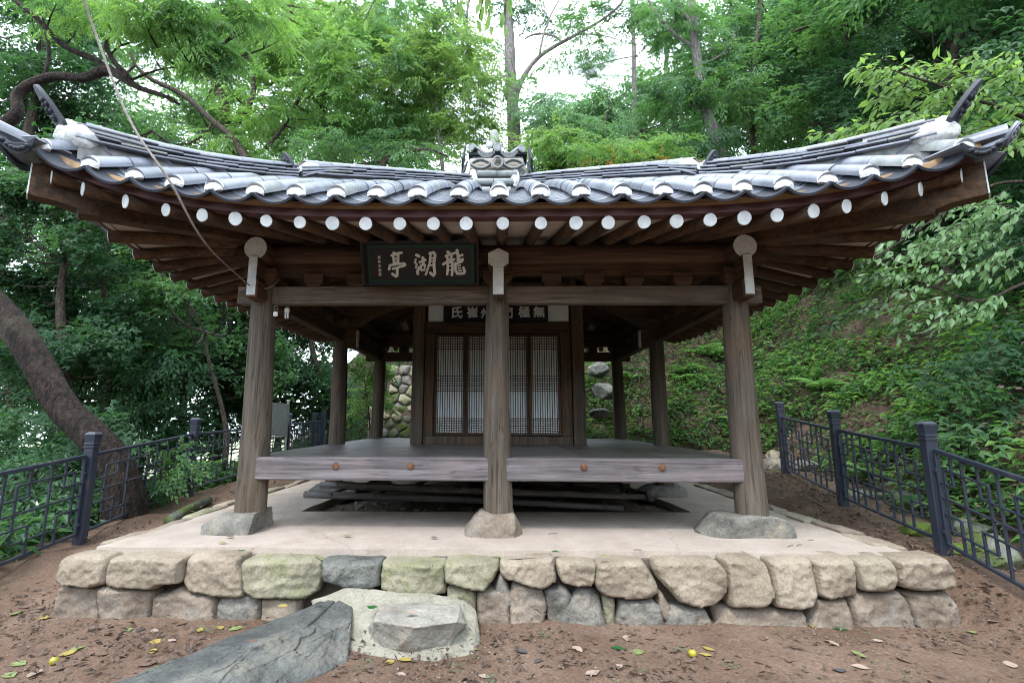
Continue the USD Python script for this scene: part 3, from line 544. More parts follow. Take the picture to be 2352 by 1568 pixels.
# floor
ZF = 1.377
flo = obj('floor_frame', cat([obox((x, -.04, ZF-.11), (x, 5.1, ZF-.11), .16, .2, .01) for x in (-2.42, -.8, .8, 2.42)]+[obox((-2.4, y, ZF-.12), (2.4, y, ZF-.12), .14, .18, .01) for y in (1.3, YC, 3.8, 5.06)]), M['board'], pav)
for k, (x0, x1) in enumerate(((-2.46, -.012), (-.008, 2.44))):
    fb = obj('floor_beam', box(x0, x1, -.115, .03, ZF-.222, ZF-.002, .012), M['floor_beam'], pav)
    for px, py in (((771, 1070), (943, 1070)), ((1341, 1073), (1521, 1073)))[k]:
        p = aty(px, py, -.118); obj('bolt', blob((p[0], -.116, p[2]), (.037, .022, .037), 2, .03), M['rust'], fb, smooth=True)
rb = np.random.default_rng(3)
def boards(x0, x1, y0, y1, along='x', n=1):
    ys_ = np.linspace(y0, y1, n+1)
    for a, b in zip(ys_[:-1], ys_[1:]):
        zt = ZF+rb.uniform(-.0015, .0015)
        obj('floor_board', box(x0+.0015, x1-.0015, a+.0025, b-.0025, ZF-.045, zt, .003), M['board'], flo)
xcol = [-2.36, -1.62, -.80, .0, .80, 1.62, 2.36]
for k, x in enumerate(xcol): boards(x-.075, x+.075, .034, 5.12, n=1)
for a, b in zip(xcol[:-1], xcol[1:]): boards(a+.075, b-.075, .034, 5.12, n=17)
for s in (-1, 1): boards(min(s*2.435, s*2.58), max(s*2.435, s*2.58), .2, 2.36); boards(min(s*2.435, s*2.58), max(s*2.435, s*2.58), 2.7, 4.9)
obj('floor_post', box(-.5, .5, 2.9, 3.4, .45, ZF-.2), M['dark_column'], pav)
# inner room
rp = []
for x in (aty(955, 1024, YC-.1)[0], aty(1334, 1025, YC-.1)[0]):
    for y in (YC, 5.0): obj('room_post', box(x-.092, x+.092, y-.10, y+.10, ZF+.001, 3.95, .008), M['dark_column' if y == YC else 'wood_z'], pav)
rx0, rx1 = aty(968, 1024, YC)[0], aty(1320, 1025, YC)[0]
obj('room_wall', cat([box(rx0-.05, rx0+.01, YC+.1, 4.9, ZF+.002, 3.9), box(rx1-.01, rx1+.05, YC+.1, 4.9, ZF+.002, 3.9), box(rx0, rx1, 4.9, 4.96, ZF+.002, 3.9), box(rx0+.02, rx1-.02, YC+.02, YC+.06, 3.0, 3.95)]), M['wood_z'], pav)
zz = lambda py: aty(1100, py, YC)[2]
obj('sill', box(rx0+.03, rx1-.03, YC-.075, YC+.06, ZF+.002, zz(1001), .006), M['dark_column'], pav)
obj('door_header', box(rx0+.03, rx1-.03, YC-.07, YC+.06, zz(767), zz(741), .006), M['wood_x'], pav)
obj('door_header', box(rx0+.03, rx1-.03, YC-.07, YC+.06, zz(694), zz(670), .006), M['wood_x'], pav)
d0, d1 = aty(997, 900, YC)[0], aty(1288, 900, YC)[0]
obj('door_jamb', box(rx0+.03, d0, YC-.06, YC+.05, zz(1001)+.002, zz(767)-.002, .005), M['wood_z'], pav)
obj('door_jamb', box(d1, rx1-.03, YC-.06, YC+.05, zz(1001)+.002, zz(767)-.002, .005), M['wood_z'], pav)
for a, b in ((985, 1030), (1240, 1305)):
    xa, xb = aty(a, 715, YC)[0], aty(b, 715, YC)[0]
    obj('white_wall_panel', box(xa, xb, YC-.03, YC+.01, zz(740)+.002, zz(695)-.002, .003), M['white_wall'], pav)
dw = (d1-d0)/4
for k in range(4):
    a, b = d0+k*dw+.004, d0+(k+1)*dw-.004; z0, z1 = zz(999), zz(769); st = .040
    dr = obj('lattice_door', cat([box(a, a+st, YC-.03, YC+.01, z0, z1, .003), box(b-st, b, YC-.03, YC+.01, z0, z1, .003), box(a+st, b-st, YC-.028, YC+.01, z0, z0+.035, .003), box(a+st, b-st, YC-.028, YC+.01, z1-.035, z1, .003)]), M['wood_z'], pav)
    obj('paper', box(a+st-.003, b-st+.003, YC-.004, YC+.002, z0+.03, z1-.03, .001), M['paper'], dr)
    ia, ib = a+st, b-st
    for i in range(11):
        x = ia+(ib-ia)*(i+.5)/11; obj('lattice_bar', box(x-.006, x+.006, YC-.017, YC-.005, z0+.035, z1-.035, .001), M['wood_z'], dr)
    for (pa, pb, n) in ((773, 802, 6), (864, 898, 7), (961, 994, 7)):
        for i in range(n):
            z = zz(pa+(pb-pa)*i/(n-1)); obj('lattice_bar', box(ia, ib, YC-.019, YC-.007, z-.0055, z+.0055, .001), M['wood_x'], dr)

# ------------------------------------------------------------------ pavilion: eaves
def liftc(x): return .43 if x < 0 else .385
def lift(k, s): return ((abs(s)/3.7)**4)*liftc((s, 1, -s, -1)[k])
def zm(d): t = 3.91-d; return 3.53+.60*t-.026*t*t
def RZ(k, s, d): return zm(d)+lift(k, s)*(max(d, .1)/3.95)**.35
def DE(s): return 3.91+.10*(min(abs(s), 3.95)/3.8)**3
def zr(k, s): return 3.338+.26*(abs(s)/3.4)**4*(liftc((s, 1, -s, -1)[k])/.405)
RX = [-3.70, -3.438, -3.081, -2.744, -2.442, -2.167, -1.91, -1.632, -1.362, -1.087, -.805, -.527, -.258, .043, .354, .639, .902, 1.192, 1.453, 1.722, 1.994, 2.254, 2.541, 2.799, 3.095, 3.374, 3.69]
RS = [-3.70, -3.42, -3.08, -2.75]+list(np.arange(-2.45, 2.5, .288))+[2.75, 3.08, 3.42, 3.70]
rr_ = np.random.default_rng(11)
for k in range(4):
    for s in (RX if k == 0 else RS):
        e = 3.79+.09*(abs(s)/3.7)**3; z = zr(k, s); g = np.sign(s)
        if abs(s) <= 2.2: inn = PT(k, s*.985, 1.62, z+.258*(e-1.62))
        else:
            w = min(1, (abs(s)-2.2)/1.4); inn = PT(k, g*(2.1-.4*w), 2.0-.3*w, 3.86)
        out = PT(k, s, e, z); r = .0545*rr_.uniform(.93, 1.07)*(1.07 if abs(s) > 2.2 else 1)
        P = curve([out, inn], 6); v, f = tube(P, np.linspace(r, r*(1.3 if abs(s) > 2.2 else 1.12), 6), 14, wob=.03, seed=int(abs(s)*50)); ra = obj('rafter', (v, f), M['wood_y' if k % 2 == 0 else 'wood_x'], pav, smooth=60)
        dd = out-inn; dd /= np.linalg.norm(dd); obj('painted_end', disc(out+dd*.001, dd, r*.985, 20, .006, wob=.03), M['white_paint'], ra)
def eave_curve(k, d, fn, n=61, ext=3.86):
    return [PT(k, s, d+.10*(abs(s)/3.8)**3, fn(s)) for s in np.linspace(-ext, ext, n)]
for k in range(4):
    def under(u, v):   # u along, v inward
        s = u*(3.80+(1.3-3.80)*min(v, 1)) if v <= 1 else u*1.3*(2-v)
        d = 3.76+.09*abs(u)**3*(1-min(v, 1)) - (3.76-1.35)*min(v, 1) if v <= 1 else 1.35*(2-v)
        so = u*3.8
        z = zr(k, so)+.052+(4.02-zr(k, so)-.052)*v if v <= 1 else 4.02+(v-1)*1.1
        return PT(k, s, max(d, 0), z)
    obj('eave_ceiling', grid(under, np.linspace(-1, 1, 41), [0, .15, .3, .45, .6, .8, 1, 1.5, 2]), M['eave_plaster'], pav, smooth=True)
    ex = 3.86
    obj('eave_strip', sweep(eave_curve(k, 3.76, lambda s: RZ(k, s, 3.80)-.178, ext=3.80), [(-.05, -.03), (.05, -.03), (.05, .034), (-.05, .034)]), M['red'], pav, label='dark red strip on the rafter ends')
    obj('eave_strip', sweep(eave_curve(k, 3.755, lambda s: RZ(k, s, 3.80)-.110, ext=3.86), [(-.05, -.036), (.05, -.036), (.05, .026), (-.05, .026)]), M['tan'], pav, label='tan strip under the eave tiles')
# hip rafters
hipb = [(2271, 451), (2195, 470), (2150, 486), (2146, 497), (2000, 521), (1829, 547)]
HB = [diag(px, py, 1) for px, py in hipb]
prof = [(YC-p[1], p[2]) for p in HB]; sl = (prof[-1][1]-prof[-2][1])/(prof[-1][0]-prof[-2][0])
prof.append((1.35, prof[-1][1]+sl*(1.35-prof[-1][0])))
dz = prof[0][0]
toph = [(1.35, prof[-1][1]+.3), (2.6, 3.98), (dz, prof[0][1]+.27)]
for k, (sx, sy, zo) in enumerate(((1, -1, 0), (-1, -1, .05), (1, 1, 0), (-1, 1, .05))):
    n_ = np.array([sx, sy, 0])/math.sqrt(2); sd = np.array([-n_[1], n_[0], 0])
    poly = [(a*math.sqrt(2), b+zo) for a, b in prof+toph]
    o = np.array([0, YC, 0])-sd*.075
    hr = obj('hip_rafter', prism(poly, o, n_, (0, 0, 1), sd, .15), M['wood_x'], pav)
    a = dz*math.sqrt(2); b0, b1 = prof[0][1]+zo, prof[0][1]+.27+zo
    e_ = obox(np.array([0, YC, (b0+b1)/2])+n_*(a-.001), np.array([0, YC, (b0+b1)/2])+n_*(a+.009), .148, b1-b0-.004, .002)
    obj('painted_end', e_, M['white_paint'], hr)
    for g in (-1, 1):   # carved spiral on both cheeks
        th = np.linspace(0, 4.2*math.pi, 60); rad = .012+.068*th/th[-1]; cc = np.array([0, YC, 0])+n_*(a-.50)+np.array([0, 0, b0+.10])+sd*g*.0755
        obj('carved_spiral', tube(cc+np.outer(rad*np.cos(th), n_)+np.outer(rad*np.sin(th), [0, 0, 1]), .0045, 5), M['tile_dark'], hr)
# ------------------------------------------------------------------ pavilion: tiled roof
def bed(k):
    return grid(lambda u, v: PT(k, u*max(v*3.82, .001), v*3.82, RZ(k, u*v*3.82, v*3.82)-.10), np.linspace(-1, 1, 31), np.linspace(0, 1, 16))
roof = obj('roof', cat([bed(k) for k in range(4)]), M['core'], pav)
def arcshell(p0, p1, side, r0, r1, t, a0, a1, n=9, cz=0.):
    """curved tile between p0 and p1; angles in the plane of side and the tile's normal"""
    p0, p1 = np.asarray(p0, float), np.asarray(p1, float); d = (p1-p0)/np.linalg.norm(p1-p0)
    s = np.asarray(side, float); s = s-d*(s@d); s /= np.linalg.norm(s); u = np.cross(s, d); u = u if u[2] > 0 else -u
    a = np.linspace(a0, a1, n); v = []
    for p, r in ((p0, r0), (p1, r1)):
        for q in (r, r-t): v += [p+u*cz+q*(math.cos(x)*s+math.sin(x)*u) for x in a]
    f = []; o0, i0, o1, i1 = 0, n, 2*n, 3*n
    for j in range(n-1):
        f += [(o0+j, o0+j+1, o1+j+1), (o0+j, o1+j+1, o1+j), (i0+j, i1+j+1, i0+j+1), (i0+j, i1+j, i1+j+1),
              (o0+j, i0+j+1, o0+j+1), (o0+j, i0+j, i0+j+1), (o1+j, o1+j+1, i1+j+1), (o1+j, i1+j+1, i1+j)]
    for j in (0, n-1): f += [(o0+j, o1+j, i1+j), (o0+j, i1+j, i0+j)]
    return np.array(v), np.array(f)
FRX = [-3.71, -3.314, -2.951, -2.627, -2.304, -1.964, -1.631, -1.305, -.976, -.648, -.308, .014, .345, .668, .997, 1.32, 1.634, 1.944, 2.265, 2.6, 2.925, 3.249, 3.642]
SRX = list(np.linspace(-3.67, 3.67, 23))
rt = np.random.default_rng(21)
for k in range(4):
    rows = FRX if k == 0 else SRX; far = []
    sv = PT(k, 1, 0, 0)-PT(k, 0, 0, 0)
    for s in rows:
        d = DE(s)-.012; first = True; mossy = s > 3.2 and k == 0
        while d > abs(s)+.06:
            L_ = .335*rt.uniform(.95, 1.05); d2 = max(d-L_, abs(s)-.05); j = rt.normal(0, .004, 2)
            r = .076+rt.uniform(-.002, .002)
            me = arcshell(PT(k, s+j[0], d, RZ(k, s, d)+.001), PT(k, s+j[1], d2+.004, RZ(k, s, d2)+.001), sv, r, r-.004, .014, -.12, math.pi+.12, 11)
            if k == 0: obj('convex_tile', me, M['tile_mossy' if (mossy and first) or rt.random() < .07 else 'tile'], roof, smooth=40)
            else: far.append(me)
            d = d2; first = False
        pc = PT(k, s, DE(s)-.014, RZ(k, s, DE(s))+.018)
        n_ = PT(k, 0, 1, 0)-PT(k, 0, 0, 0); v, f = blob((0, 0, 0), (.078, .030, .077), 3, .09, 3., int(s*31+k*7+200))
        v[:, 2] = np.maximum(v[:, 2], -.030+.008*np.sin(v[:, 0]*45+s*9))
        pl = pc+np.outer(v[:, 0], sv)+np.outer(v[:, 1], n_)+v[:, 2:]*np.array([0, 0, 1.])
        if k == 0: obj('plaster_cap', (pl, f), M['plaster'], roof, smooth=50)
        else: obj('plaster_cap', (pl, f), M['plaster'], roof, smooth=50)
    ed = [rows[0]-.36]+list(rows)+[rows[-1]+.36]; lips = []
    for a, b in zip(ed[:-1], ed[1:]):
        s = (a+b)/2
        if abs(s) > 3.8: continue
        w = b-a+.01; sag = .072*w/.33; Rr = (w*w/4+sag*sag)/(2*sag); ha = math.asin(min(1, w/2/Rr)); d = DE(s)+.040; i = 0
        while d > abs(s)+.02 and d > .25:
            L_ = .30; up = .016
            za, zb = RZ(k, a, d), RZ(k, b, d); tilt = (zb-za)
            side = PT(k, b, DE(b)-DE(s)+d, zb)-PT(k, a, DE(a)-DE(s)+d, za)
            de = max(d-L_, abs(s)-.03)
            if d-de < .04: break
            p0, p1 = PT(k, s, d, (za+zb)/2-.024+up), PT(k, s, de, (RZ(k, a, de)+RZ(k, b, de))/2-.018)
            me = arcshell(p0, p1, side, Rr, Rr, .019 if i == 0 else .014, -math.pi/2-ha, -math.pi/2+ha, 11, cz=Rr-sag)
            if k == 0 and i < 7: obj('concave_tile', me, M['tile' if i else 'tile_dark'], roof, smooth=40)
            else: lips.append(me)
            d -= .115 if k == 0 else .16; i += 1
    if lips: obj('concave_tile_field', cat(lips), M['tile'], roof, kind='stuff', smooth=40)
    if far: obj('convex_tile_field', cat(far), M['tile'], roof, kind='stuff', smooth=40)
# hip ridges
def hipz(g, d): return RZ(0, g*d, d)+.01+.05*max(0, d-3.0)+(.05 if d < 2.32 else 0)
def HP(gx, gy, d, h): return np.array([gx*d, YC+gy*d, hipz(gx, d)+h])
rh = np.random.default_rng(9)
for gx, gy in ((-1, -1), (1, -1), (-1, 1), (1, 1)):
    near = gy < 0; side = np.array([gy, -gx, 0])/math.sqrt(2)*1.; bits = []
    ds = np.linspace(3.70, .42, 40)
    obj('hip_mortar', sweep([HP(gx, gy, d, 0) for d in ds], [(-.09, -.16), (.09, -.16), (.09, .012), (-.09, .012)]), M['mortar'], roof); obj('hip_bedding', sweep([HP(gx, gy, d, 0) for d in ds], [(-.045, .01), (.045, .01), (.045, .18), (-.045, .18)]), M['core'], roof)
    for (da, db, hs) in ((3.72, 2.36, (.022, .065, .108, .150)), (2.34, .42, (.02, .062, .105, .150))):
        for q, h in enumerate(hs):
            d = da+(q % 2)*-.0; hw = .150-.012*q+.005
            first = .12+.10*q
            while d > db+.05:
                L_ = (first if first else .235*rh.uniform(.85, 1.15)); first = None; d2 = max(d-L_, db)
                h2 = h+rh.normal(0, .004)
                me = obox(HP(gx, gy, d-.003, h2+rh.normal(0, .003)), HP(gx, gy, d2, h2+.007), hw*2, .017, .003)
                if near: obj('ridge_tile', me, M['tile' if rh.random() > .12 else 'tile_mossy'], roof)
                else: bits.append(me)
                d = d2
        d = da-.05
        while d > db+.05:
            d2 = max(d-.225*rh.uniform(.95, 1.05), db)
            me = arcshell(HP(gx, gy, d, .160), HP(gx, gy, d2+.004, .160), side, .072, .070, .014, -.2, math.pi+.2, 11)
            if near: obj('ridge_cover_tile', me, M['tile_mossy' if (gx > 0 and rh.random() < .55) else 'tile'], roof, smooth=40)
            else: bits.append(me)
            d = d2
    if bits: obj('ridge_tile_field', cat(bits), M['tile'], roof, kind='stuff', smooth=30)
    out = np.array([gx, gy, 0])/math.sqrt(2)
    # upturned end tiles with their plaster
    for d, hgt, wid, lean, h0 in ((3.78, .36, .24, .62, .13), (2.40, .22, .25, .45, .12)):
        up = np.array([0, 0, 1.])*math.cos(lean)+out*math.sin(lean); nrm = np.cross(side, up); nrm = nrm if nrm@out > 0 else -nrm
        th = np.linspace(0, math.pi, 19); poly = [(wid/2*math.cos(t)*(1-.12*math.sin(t)), hgt*math.sin(t)**.85) for t in th]+[(-wid/2*.7, -.06), (wid/2*.7, -.06)]
        o = HP(gx, gy, d, h0)
        e = obj('ridge_end_tile', prism(poly, o-nrm*.018, side, up, nrm, .032), M['tile_dark'], roof)
        inner = sg.Polygon(poly).buffer(-.022)
        rel = []
        for q in range(9):
            a = q/9*2*math.pi; c2 = np.array([0, hgt*.42])+np.array([math.cos(a)*wid*.22, math.sin(a)*hgt*.24]); rel.append(blob(o+side*c2[0]+up*c2[1]+nrm*.014, (.022, .022, .022), 1, .1))
        rel.append(blob(o+up*hgt*.42+nrm*.014, .03, 1)); obj('relief', cat(rel), M['tile_dark'], e, kind='stuff', smooth=True)
        obj('plaster', sweep([HP(gx, gy, q, .155) for q in np.linspace(d-.02, d-(.40 if d > 3 else .2), 6)], [(-.105, -.06), (.105, -.06), (.095, .012), (-.095, .012)]), M['plaster'], roof)
        obj('plaster_lump', blob(HP(gx, gy, d-(.42 if d > 3 else .22), .17), (.065, .065, .06), 2, .2, 3, 5), M['plaster'], roof, smooth=True)
        obj('plaster_lump', blob(HP(gx, gy, d-.03, .16), (.055, .055, .055), 2, .2, 3, 6), M['plaster'], roof, smooth=True)
    obj('plaster_lump', blob(HP(gx, gy, 3.70, .06), (.17, .15, .12), 3, .16, 2.5, int(gx*3+gy+9)), M['plaster'], roof, smooth=True)
    # corner tiles
    qa = diag(2175, 332, 1) if gx > 0 else diag(118, 340, -1); qb = diag(2314, 297, 1) if gx > 0 else diag(-12, 285, -1)
    if gx < 0: qb[2] += .0
    def mir(p): return np.array([p[0], YC+gy*abs(YC-p[1]), p[2]])
    A, B = mir(qa), mir(qb); A[2] -= .07; B[2] -= .045
    obj('corner_cover_tile', arcshell(B, A, side, .088, .082, .016, -.2, math.pi+.2, 13), M['tile'], roof, smooth=40)
    dd = (B-A)/np.linalg.norm(B-A); fd = dd*.8+np.array([0, 0, -.55])
    dsk = obj('corner_disc', disc(B+dd*.004+np.array([0, 0, .0]), fd, .098, 28, .02), M['tile'], roof, smooth=30)
    fdn, s1, u1 = frame_of(fd); rel = [tube([B+dd*.01+fdn*.022+.083*(math.cos(t)*s1+math.sin(t)*u1) for t in np.linspace(0, 2*math.pi, 25)], .006, 5)]
    for q in range(6): t = q*math.pi/3; rel.append(blob(B+dd*.01+fdn*.02+.04*(math.cos(t)*s1+math.sin(t)*u1), .018, 1))
    obj('relief', cat(rel), M['tile'], dsk, kind='stuff', smooth=True)
    for wch in (0, 1):
        ax = np.array([0, gy, 0.]) if wch == 0 else np.array([gx, 0, 0.])      # eave it belongs to
        oth = np.array([gx, 0, 0.]) if wch == 0 else np.array([0, gy, 0.])
        face = ax*.995+oth*.10; face /= np.linalg.norm(face); sd = np.array([-face[1], face[0], 0]); sd = sd if sd@oth > 0 else -sd
        cc = aty(2262, 322, -1.56) if gx > 0 else aty(34, 312, -1.56); la, lb = abs(cc[0]), abs(cc[1]-YC)
        c = np.array([0, YC, cc[2]])+(ax*lb+oth*la)
        t = np.linspace(-1, 1, 17); upc = [(.185*q, -.055*(1-q*q)+.028*q) for q in t]; lowc = [(.185*q, -.135*(1-q*q)**.8+.028*q) for q in t[::-1]]
        up = np.array([0, 0, 1.])*.93+face*.36; up /= np.linalg.norm(up); nr = np.cross(sd, up); nr = nr if nr@face > 0 else -nr
        cr = obj('corner_eave_tile', prism(upc+lowc[1:-1], c-nr*.012, sd, up, nr, .024), M['tile_dark'], roof)
        rel = [blob(c+sd*(.11*q)+up*(-.095*(1-.45*q*q)+.05*q*.6)+nr*.012, (.024, .024, .017), 1, .1) for q in (-1, -.6, -.3, 0, .3, .6, 1)]
        obj('relief', cat(rel), M['tile_dark'], cr, kind='stuff', smooth=True)
        w, sag = .37, .06; Rr = (w*w/4+sag*sag)/(2*sag); ha = math.asin(w/2/Rr)
        p0 = c-face*.015+np.array([0, 0, -.002]); p1 = c-face*.30+np.array([0, 0, .035])
        obj('concave_tile', arcshell(p0, p1, sd+np.array([0, 0, .15]), Rr, Rr, .015, -math.pi/2-ha, -math.pi/2+ha, 11, cz=Rr-sag), M['tile'], roof, smooth=40)

# finial of tiles and plaster at the top
OP = lambda zx, zy, y=2.03: aty(1046.6+zx*.1125, 288+zy*.1125, y)
zb, zt = 5.16, OP(800, 560)[2]
fv = [(sx*h, YC+sy*h, z) for h, z in ((.50, zb), (.47, OP(300, 930)[2]), (.40, zt)) for sx in (-1, 1) for sy in (-1, 1)]
fin = obj('roof_finial', hullrock(fv, n=4, amp=.018, freq=5, seed=2), M['mortar'], pav, smooth=40)
for (za, zbb, cy) in ((440, 1250, 985), (385, 1170, 1150)):
    mid = (za+zbb)/2
    for a, b in ((za, mid-6), (mid+6, zbb)):
        obj('round_tile', tube(curve([OP(a, cy, 2.0), OP(b, cy, 2.0)], 4), .052, 16), M['tile_mossy'], fin, smooth=40)
obj('round_tile', tube(curve([OP(440, 1335, 1.95), OP(700, 1335, 1.95)], 4), .06, 16), M['tile_mossy'], fin, smooth=40)
obj('round_tile', tube(curve([OP(900, 1335, 1.95), OP(1120, 1335, 1.95)], 4), .06, 16), M['tile_mossy'], fin, smooth=40)
for s, xx in ((-1, 360), (1, 1215)):
    obj('plaster_lump', blob(OP(xx, 1080, 2.02), (.07, .06, .15), 3, .2, 3, 5), M['plaster'], fin, smooth=True)
obj('plaster_face', box(OP(280, 760)[0], OP(1390, 760)[0], 2.06, 2.12, OP(800, 880)[2], OP(800, 640)[2], .03), M['eave_plaster'], fin)
def ring3(pts, r): return tube(np.vstack([pts, pts[:2]]), r, 8, caps=False)
obj('ring_tile', cat([tube([OP(855+100*math.cos(t), 745+112*math.sin(t), y) for t in np.linspace(0, 2*math.pi, 25)], .014, 6) for y in (1.93, 1.96, 1.99, 2.02)]), M['tile_mossy'], fin, smooth=True)
for cx in (510, 1180):
    for sg_ in (-1, 1):
        a = [OP(cx-205+410*q, 775+sg_*88*math.sin(q*math.pi)**.9, 1.96) for q in np.linspace(0, 1, 13)]
        obj('eye_tile', cat([tube(np.array(a)+[0, o, 0], .013, 6) for o in (0, .03, .06)]), M['tile_mossy'], fin, smooth=True)
cap = [(sx*h, YC+sy*h, z) for h, z in ((.46, zt-.005), (.47, zt+.03), (.10, OP(855, 400)[2])) for sx in (-1, 1) for sy in (-1, 1)]
obj('cap_roof', tm(trimesh.convex.convex_hull(np.array(cap))), M['tile_dark'], fin)
for cx in (630, 1090):
    t = np.linspace(-1, 1, 15); c = OP(cx, 520, 1.95)
    poly = [(.145*q, -.035*(1-q*q)) for q in t]+[(.145*q, -.11*(1-q*q)**.7) for q in t[::-1][1:-1]]
    ce = obj('crescent_tile', prism(poly, c, (1, 0, 0), (0, -.25, .97), (0, -1, 0), .02), M['tile_mossy'], fin)
    obj('relief', cat([blob(c+np.array([.09*q, -.03, -.06*(1-.5*q*q)]), .016, 1) for q in (-1, -.5, 0, .5, 1)]), M['tile'], ce, kind='stuff', smooth=True)
def captile(p, q, r=.062):
    obj('cap_tile', arcshell(q, p, np.cross(np.array(q)-p, [0, 0, 1]), r, r, .014, -.2, math.pi+.2, 11), M['tile_mossy'], fin, smooth=40)
    dd = (np.array(q)-p)/np.linalg.norm(np.array(q)-p); dk = obj('cap_disc', disc(q, dd*np.array([1, 1, .2])+[0, -.25, 0], r*1.08, 20, .014), M['tile_mossy'], fin, smooth=30)
    d_, s_, u_ = frame_of(dd*np.array([1, 1, .2])+[0, -.25, 0])
    obj('relief', tube([np.array(q)+d_*.014+.05*(math.cos(t)*s_+math.sin(t)*u_) for t in np.linspace(0, 2*math.pi, 17)], .005, 5), M['tile'], dk, smooth=True)
pk = np.array([.0, YC, OP(855, 380)[2]])
captile(pk+[-.08, -.08, -.06], OP(325, 450, 2.02)); captile(pk+[.08, -.08, -.06], OP(1352, 475, 2.02)); captile(pk+[0, -.1, -.04], OP(855, 445, 1.93), .066)
captile(pk+[-.08, .08, -.06], (-.47, YC+.5, OP(325, 450)[2])); captile(pk+[.08, .08, -.06], (.47, YC+.5, OP(325, 450)[2]))
for s, xx in ((-1, 190), (1, 1500)):
    a, b = OP(xx, 560, 2.2), OP(xx+s*60, 830, 2.1)
    obj('wing_tile', obox(a, b, .30, .025, .004, up=(s, 0, .3)), M['tile_dark'], fin); obj('wing_tile', obox(OP(xx+s*-20, 790, 2.0), OP(xx+s*60-s*30, 980, 1.98), .16, .025, .004, up=(s, -.4, .3)), M['tile_dark'], fin)
pp = [OP(800, 430, 2.45), OP(795, 330, 2.45), OP(790, 180, 2.45), OP(785, 120, 2.45), OP(783, 88, 2.45)]
obj('finial_post', tube(pp, [.075, .072, .070, .05, .008], 18), M['tile_mossy'], fin, smooth=50)
obj('plaster_lump', blob(OP(690, 400, 2.3), (.05, .05, .06), 2, .2), M['plaster'], fin, smooth=True)
def blade(p, d, L_, w, droop, up=1.):
    t = np.linspace(0, 1, 6); d = np.asarray(d, float); s = np.cross(d, [0, 0, 1]); s = s/np.linalg.norm(s) if np.linalg.norm(s) > 1e-6 else np.array([1, 0, 0.])
    P = p+np.outer(t*L_*.6, d)+np.outer(L_*(up*t-droop*t*t), [0, 0, 1]); ww = w*(1-t**2)+.0006
    v = np.vstack([P-s*ww[:, None], P+s*ww[:, None]]); n = len(t); f = []
    for j in range(n-1): f += [(j, n+j, n+j+1), (j, n+j+1, j+1)]
    return v, np.array(f)
rg = np.random.default_rng(31)
def tuft(name, label, p, n, L_, seed, mt='lime', w=.006):
    q = np.random.default_rng(seed); b = []
    for _ in range(n):
        a = q.uniform(0, 6.28); b.append(blade(np.asarray(p), (math.cos(a), math.sin(a), 0), L_*q.uniform(.5, 1.1), w, q.uniform(.5, 1.1)))
    return obj(name, cat(b), L[mt], label=label, category='grass')
tuft('grass_tuft', 'thin grass tuft growing out of the roof finial', OP(860, 360, 2.3), 16, .55, 1, w=.006)
tuft('grass_tuft', 'small weed growing on the left hip ridge of the roof', diag(760, 404, -1), 6, .14, 2)
tuft('grass_tuft', 'small weed growing on the right slope near the hip ridge', diag(1690, 395, 1), 5, .22, 3)

# ------------------------------------------------------------------ name boards
def cjk(text, height, bold=2):
    from PIL import Image, ImageDraw, ImageFont
    font = ImageFont.truetype(glob.glob('/opt/blender-*/*/datafiles/fonts/Noto Sans CJK Regular.woff2')[0], 96)
    im = Image.new('L', (130, 140)); ImageDraw.Draw(im).text((14, 110), text, 255, font, anchor='ls', stroke_width=bold)
    on = np.pad(np.asarray(im) > 127, ((0, 0), (1, 1))).astype(np.int8)
    r, s = np.nonzero(np.diff(on, axis=1) == 1); e = np.nonzero(np.diff(on, axis=1) == -1)[1]
    sh = shapely.union_all(shapely.box(s, -r-1, e, -r)).buffer(.6).buffer(-.6).simplify(.7)
    x0, y0, x1, y1 = sh.bounds; k = height/(y1-y0)
    return shapely.affinity.affine_transform(sh, [k, 0, 0, k, -k*(x0+x1)/2, -k*(y0+y1)/2])
import shapely.affinity
sl_ = [aty(836, 654, -.155), aty(1100, 654, -.155), aty(833, 553, -.33), aty(1102, 555, -.33)]
so = sl_[0]; sw = np.linalg.norm(sl_[1]-sl_[0]); ex = (sl_[1]-sl_[0])/sw; ey = sl_[2]-sl_[0]; ey -= ex*(ey@ex); sh_ = np.linalg.norm(ey); ey /= sh_; ez = np.cross(ex, ey)
sb = thing('name_board', 'black hanging board with three large white brush characters and green border', 'sign')
SC = sw/2145.
def SP(zx, zy): return ((zx-80)*SC, (868-zy)*sh_/828)
def spoly(pts): return sg.Polygon([SP(*p) for p in pts])
outer_ = spoly([(80, 40), (2225, 40), (2225, 868), (80, 868)]); field = spoly([(180, 128), (2140, 122), (2140, 812), (180, 812)])
obj('frame', prism(outer_.difference(field.buffer(.03)), so+ez*.0, ex, ey, ez, .055), M['black'], sb)
obj('panel', prism(outer_.buffer(-.01), so+ez*-.01, ex, ey, ez, .012), M['black'], sb)
a, b = field.buffer(.03).exterior.coords, field.exterior.coords
bv = []
o4 = [(180, 128), (2140, 122), (2140, 812), (180, 812)]; O4 = [(110, 60), (2200, 55), (2200, 862), (110, 862)]
for i in range(4):
    i2 = (i+1) % 4; P4 = [np.r_[SP(*O4[i]), .05], np.r_[SP(*O4[i2]), .05], np.r_[SP(*o4[i2]), .006], np.r_[SP(*o4[i]), .006]]
    v = np.array([so+p[0]*ex+p[1]*ey+p[2]*ez for p in P4]); obj('bevel', (v, np.array([[0, 1, 2], [0, 2, 3]])[:, ::-1]), M['sign_lip' if i == 2 else 'black'], sb)
fi = spoly([(228, 170), (2090, 160), (2090, 770), (228, 778)]).buffer(-.02).buffer(.02)
obj('green_border', prism(field.difference(fi), so+ez*.002, ex, ey, ez, .003), M['sign_green'], sb)
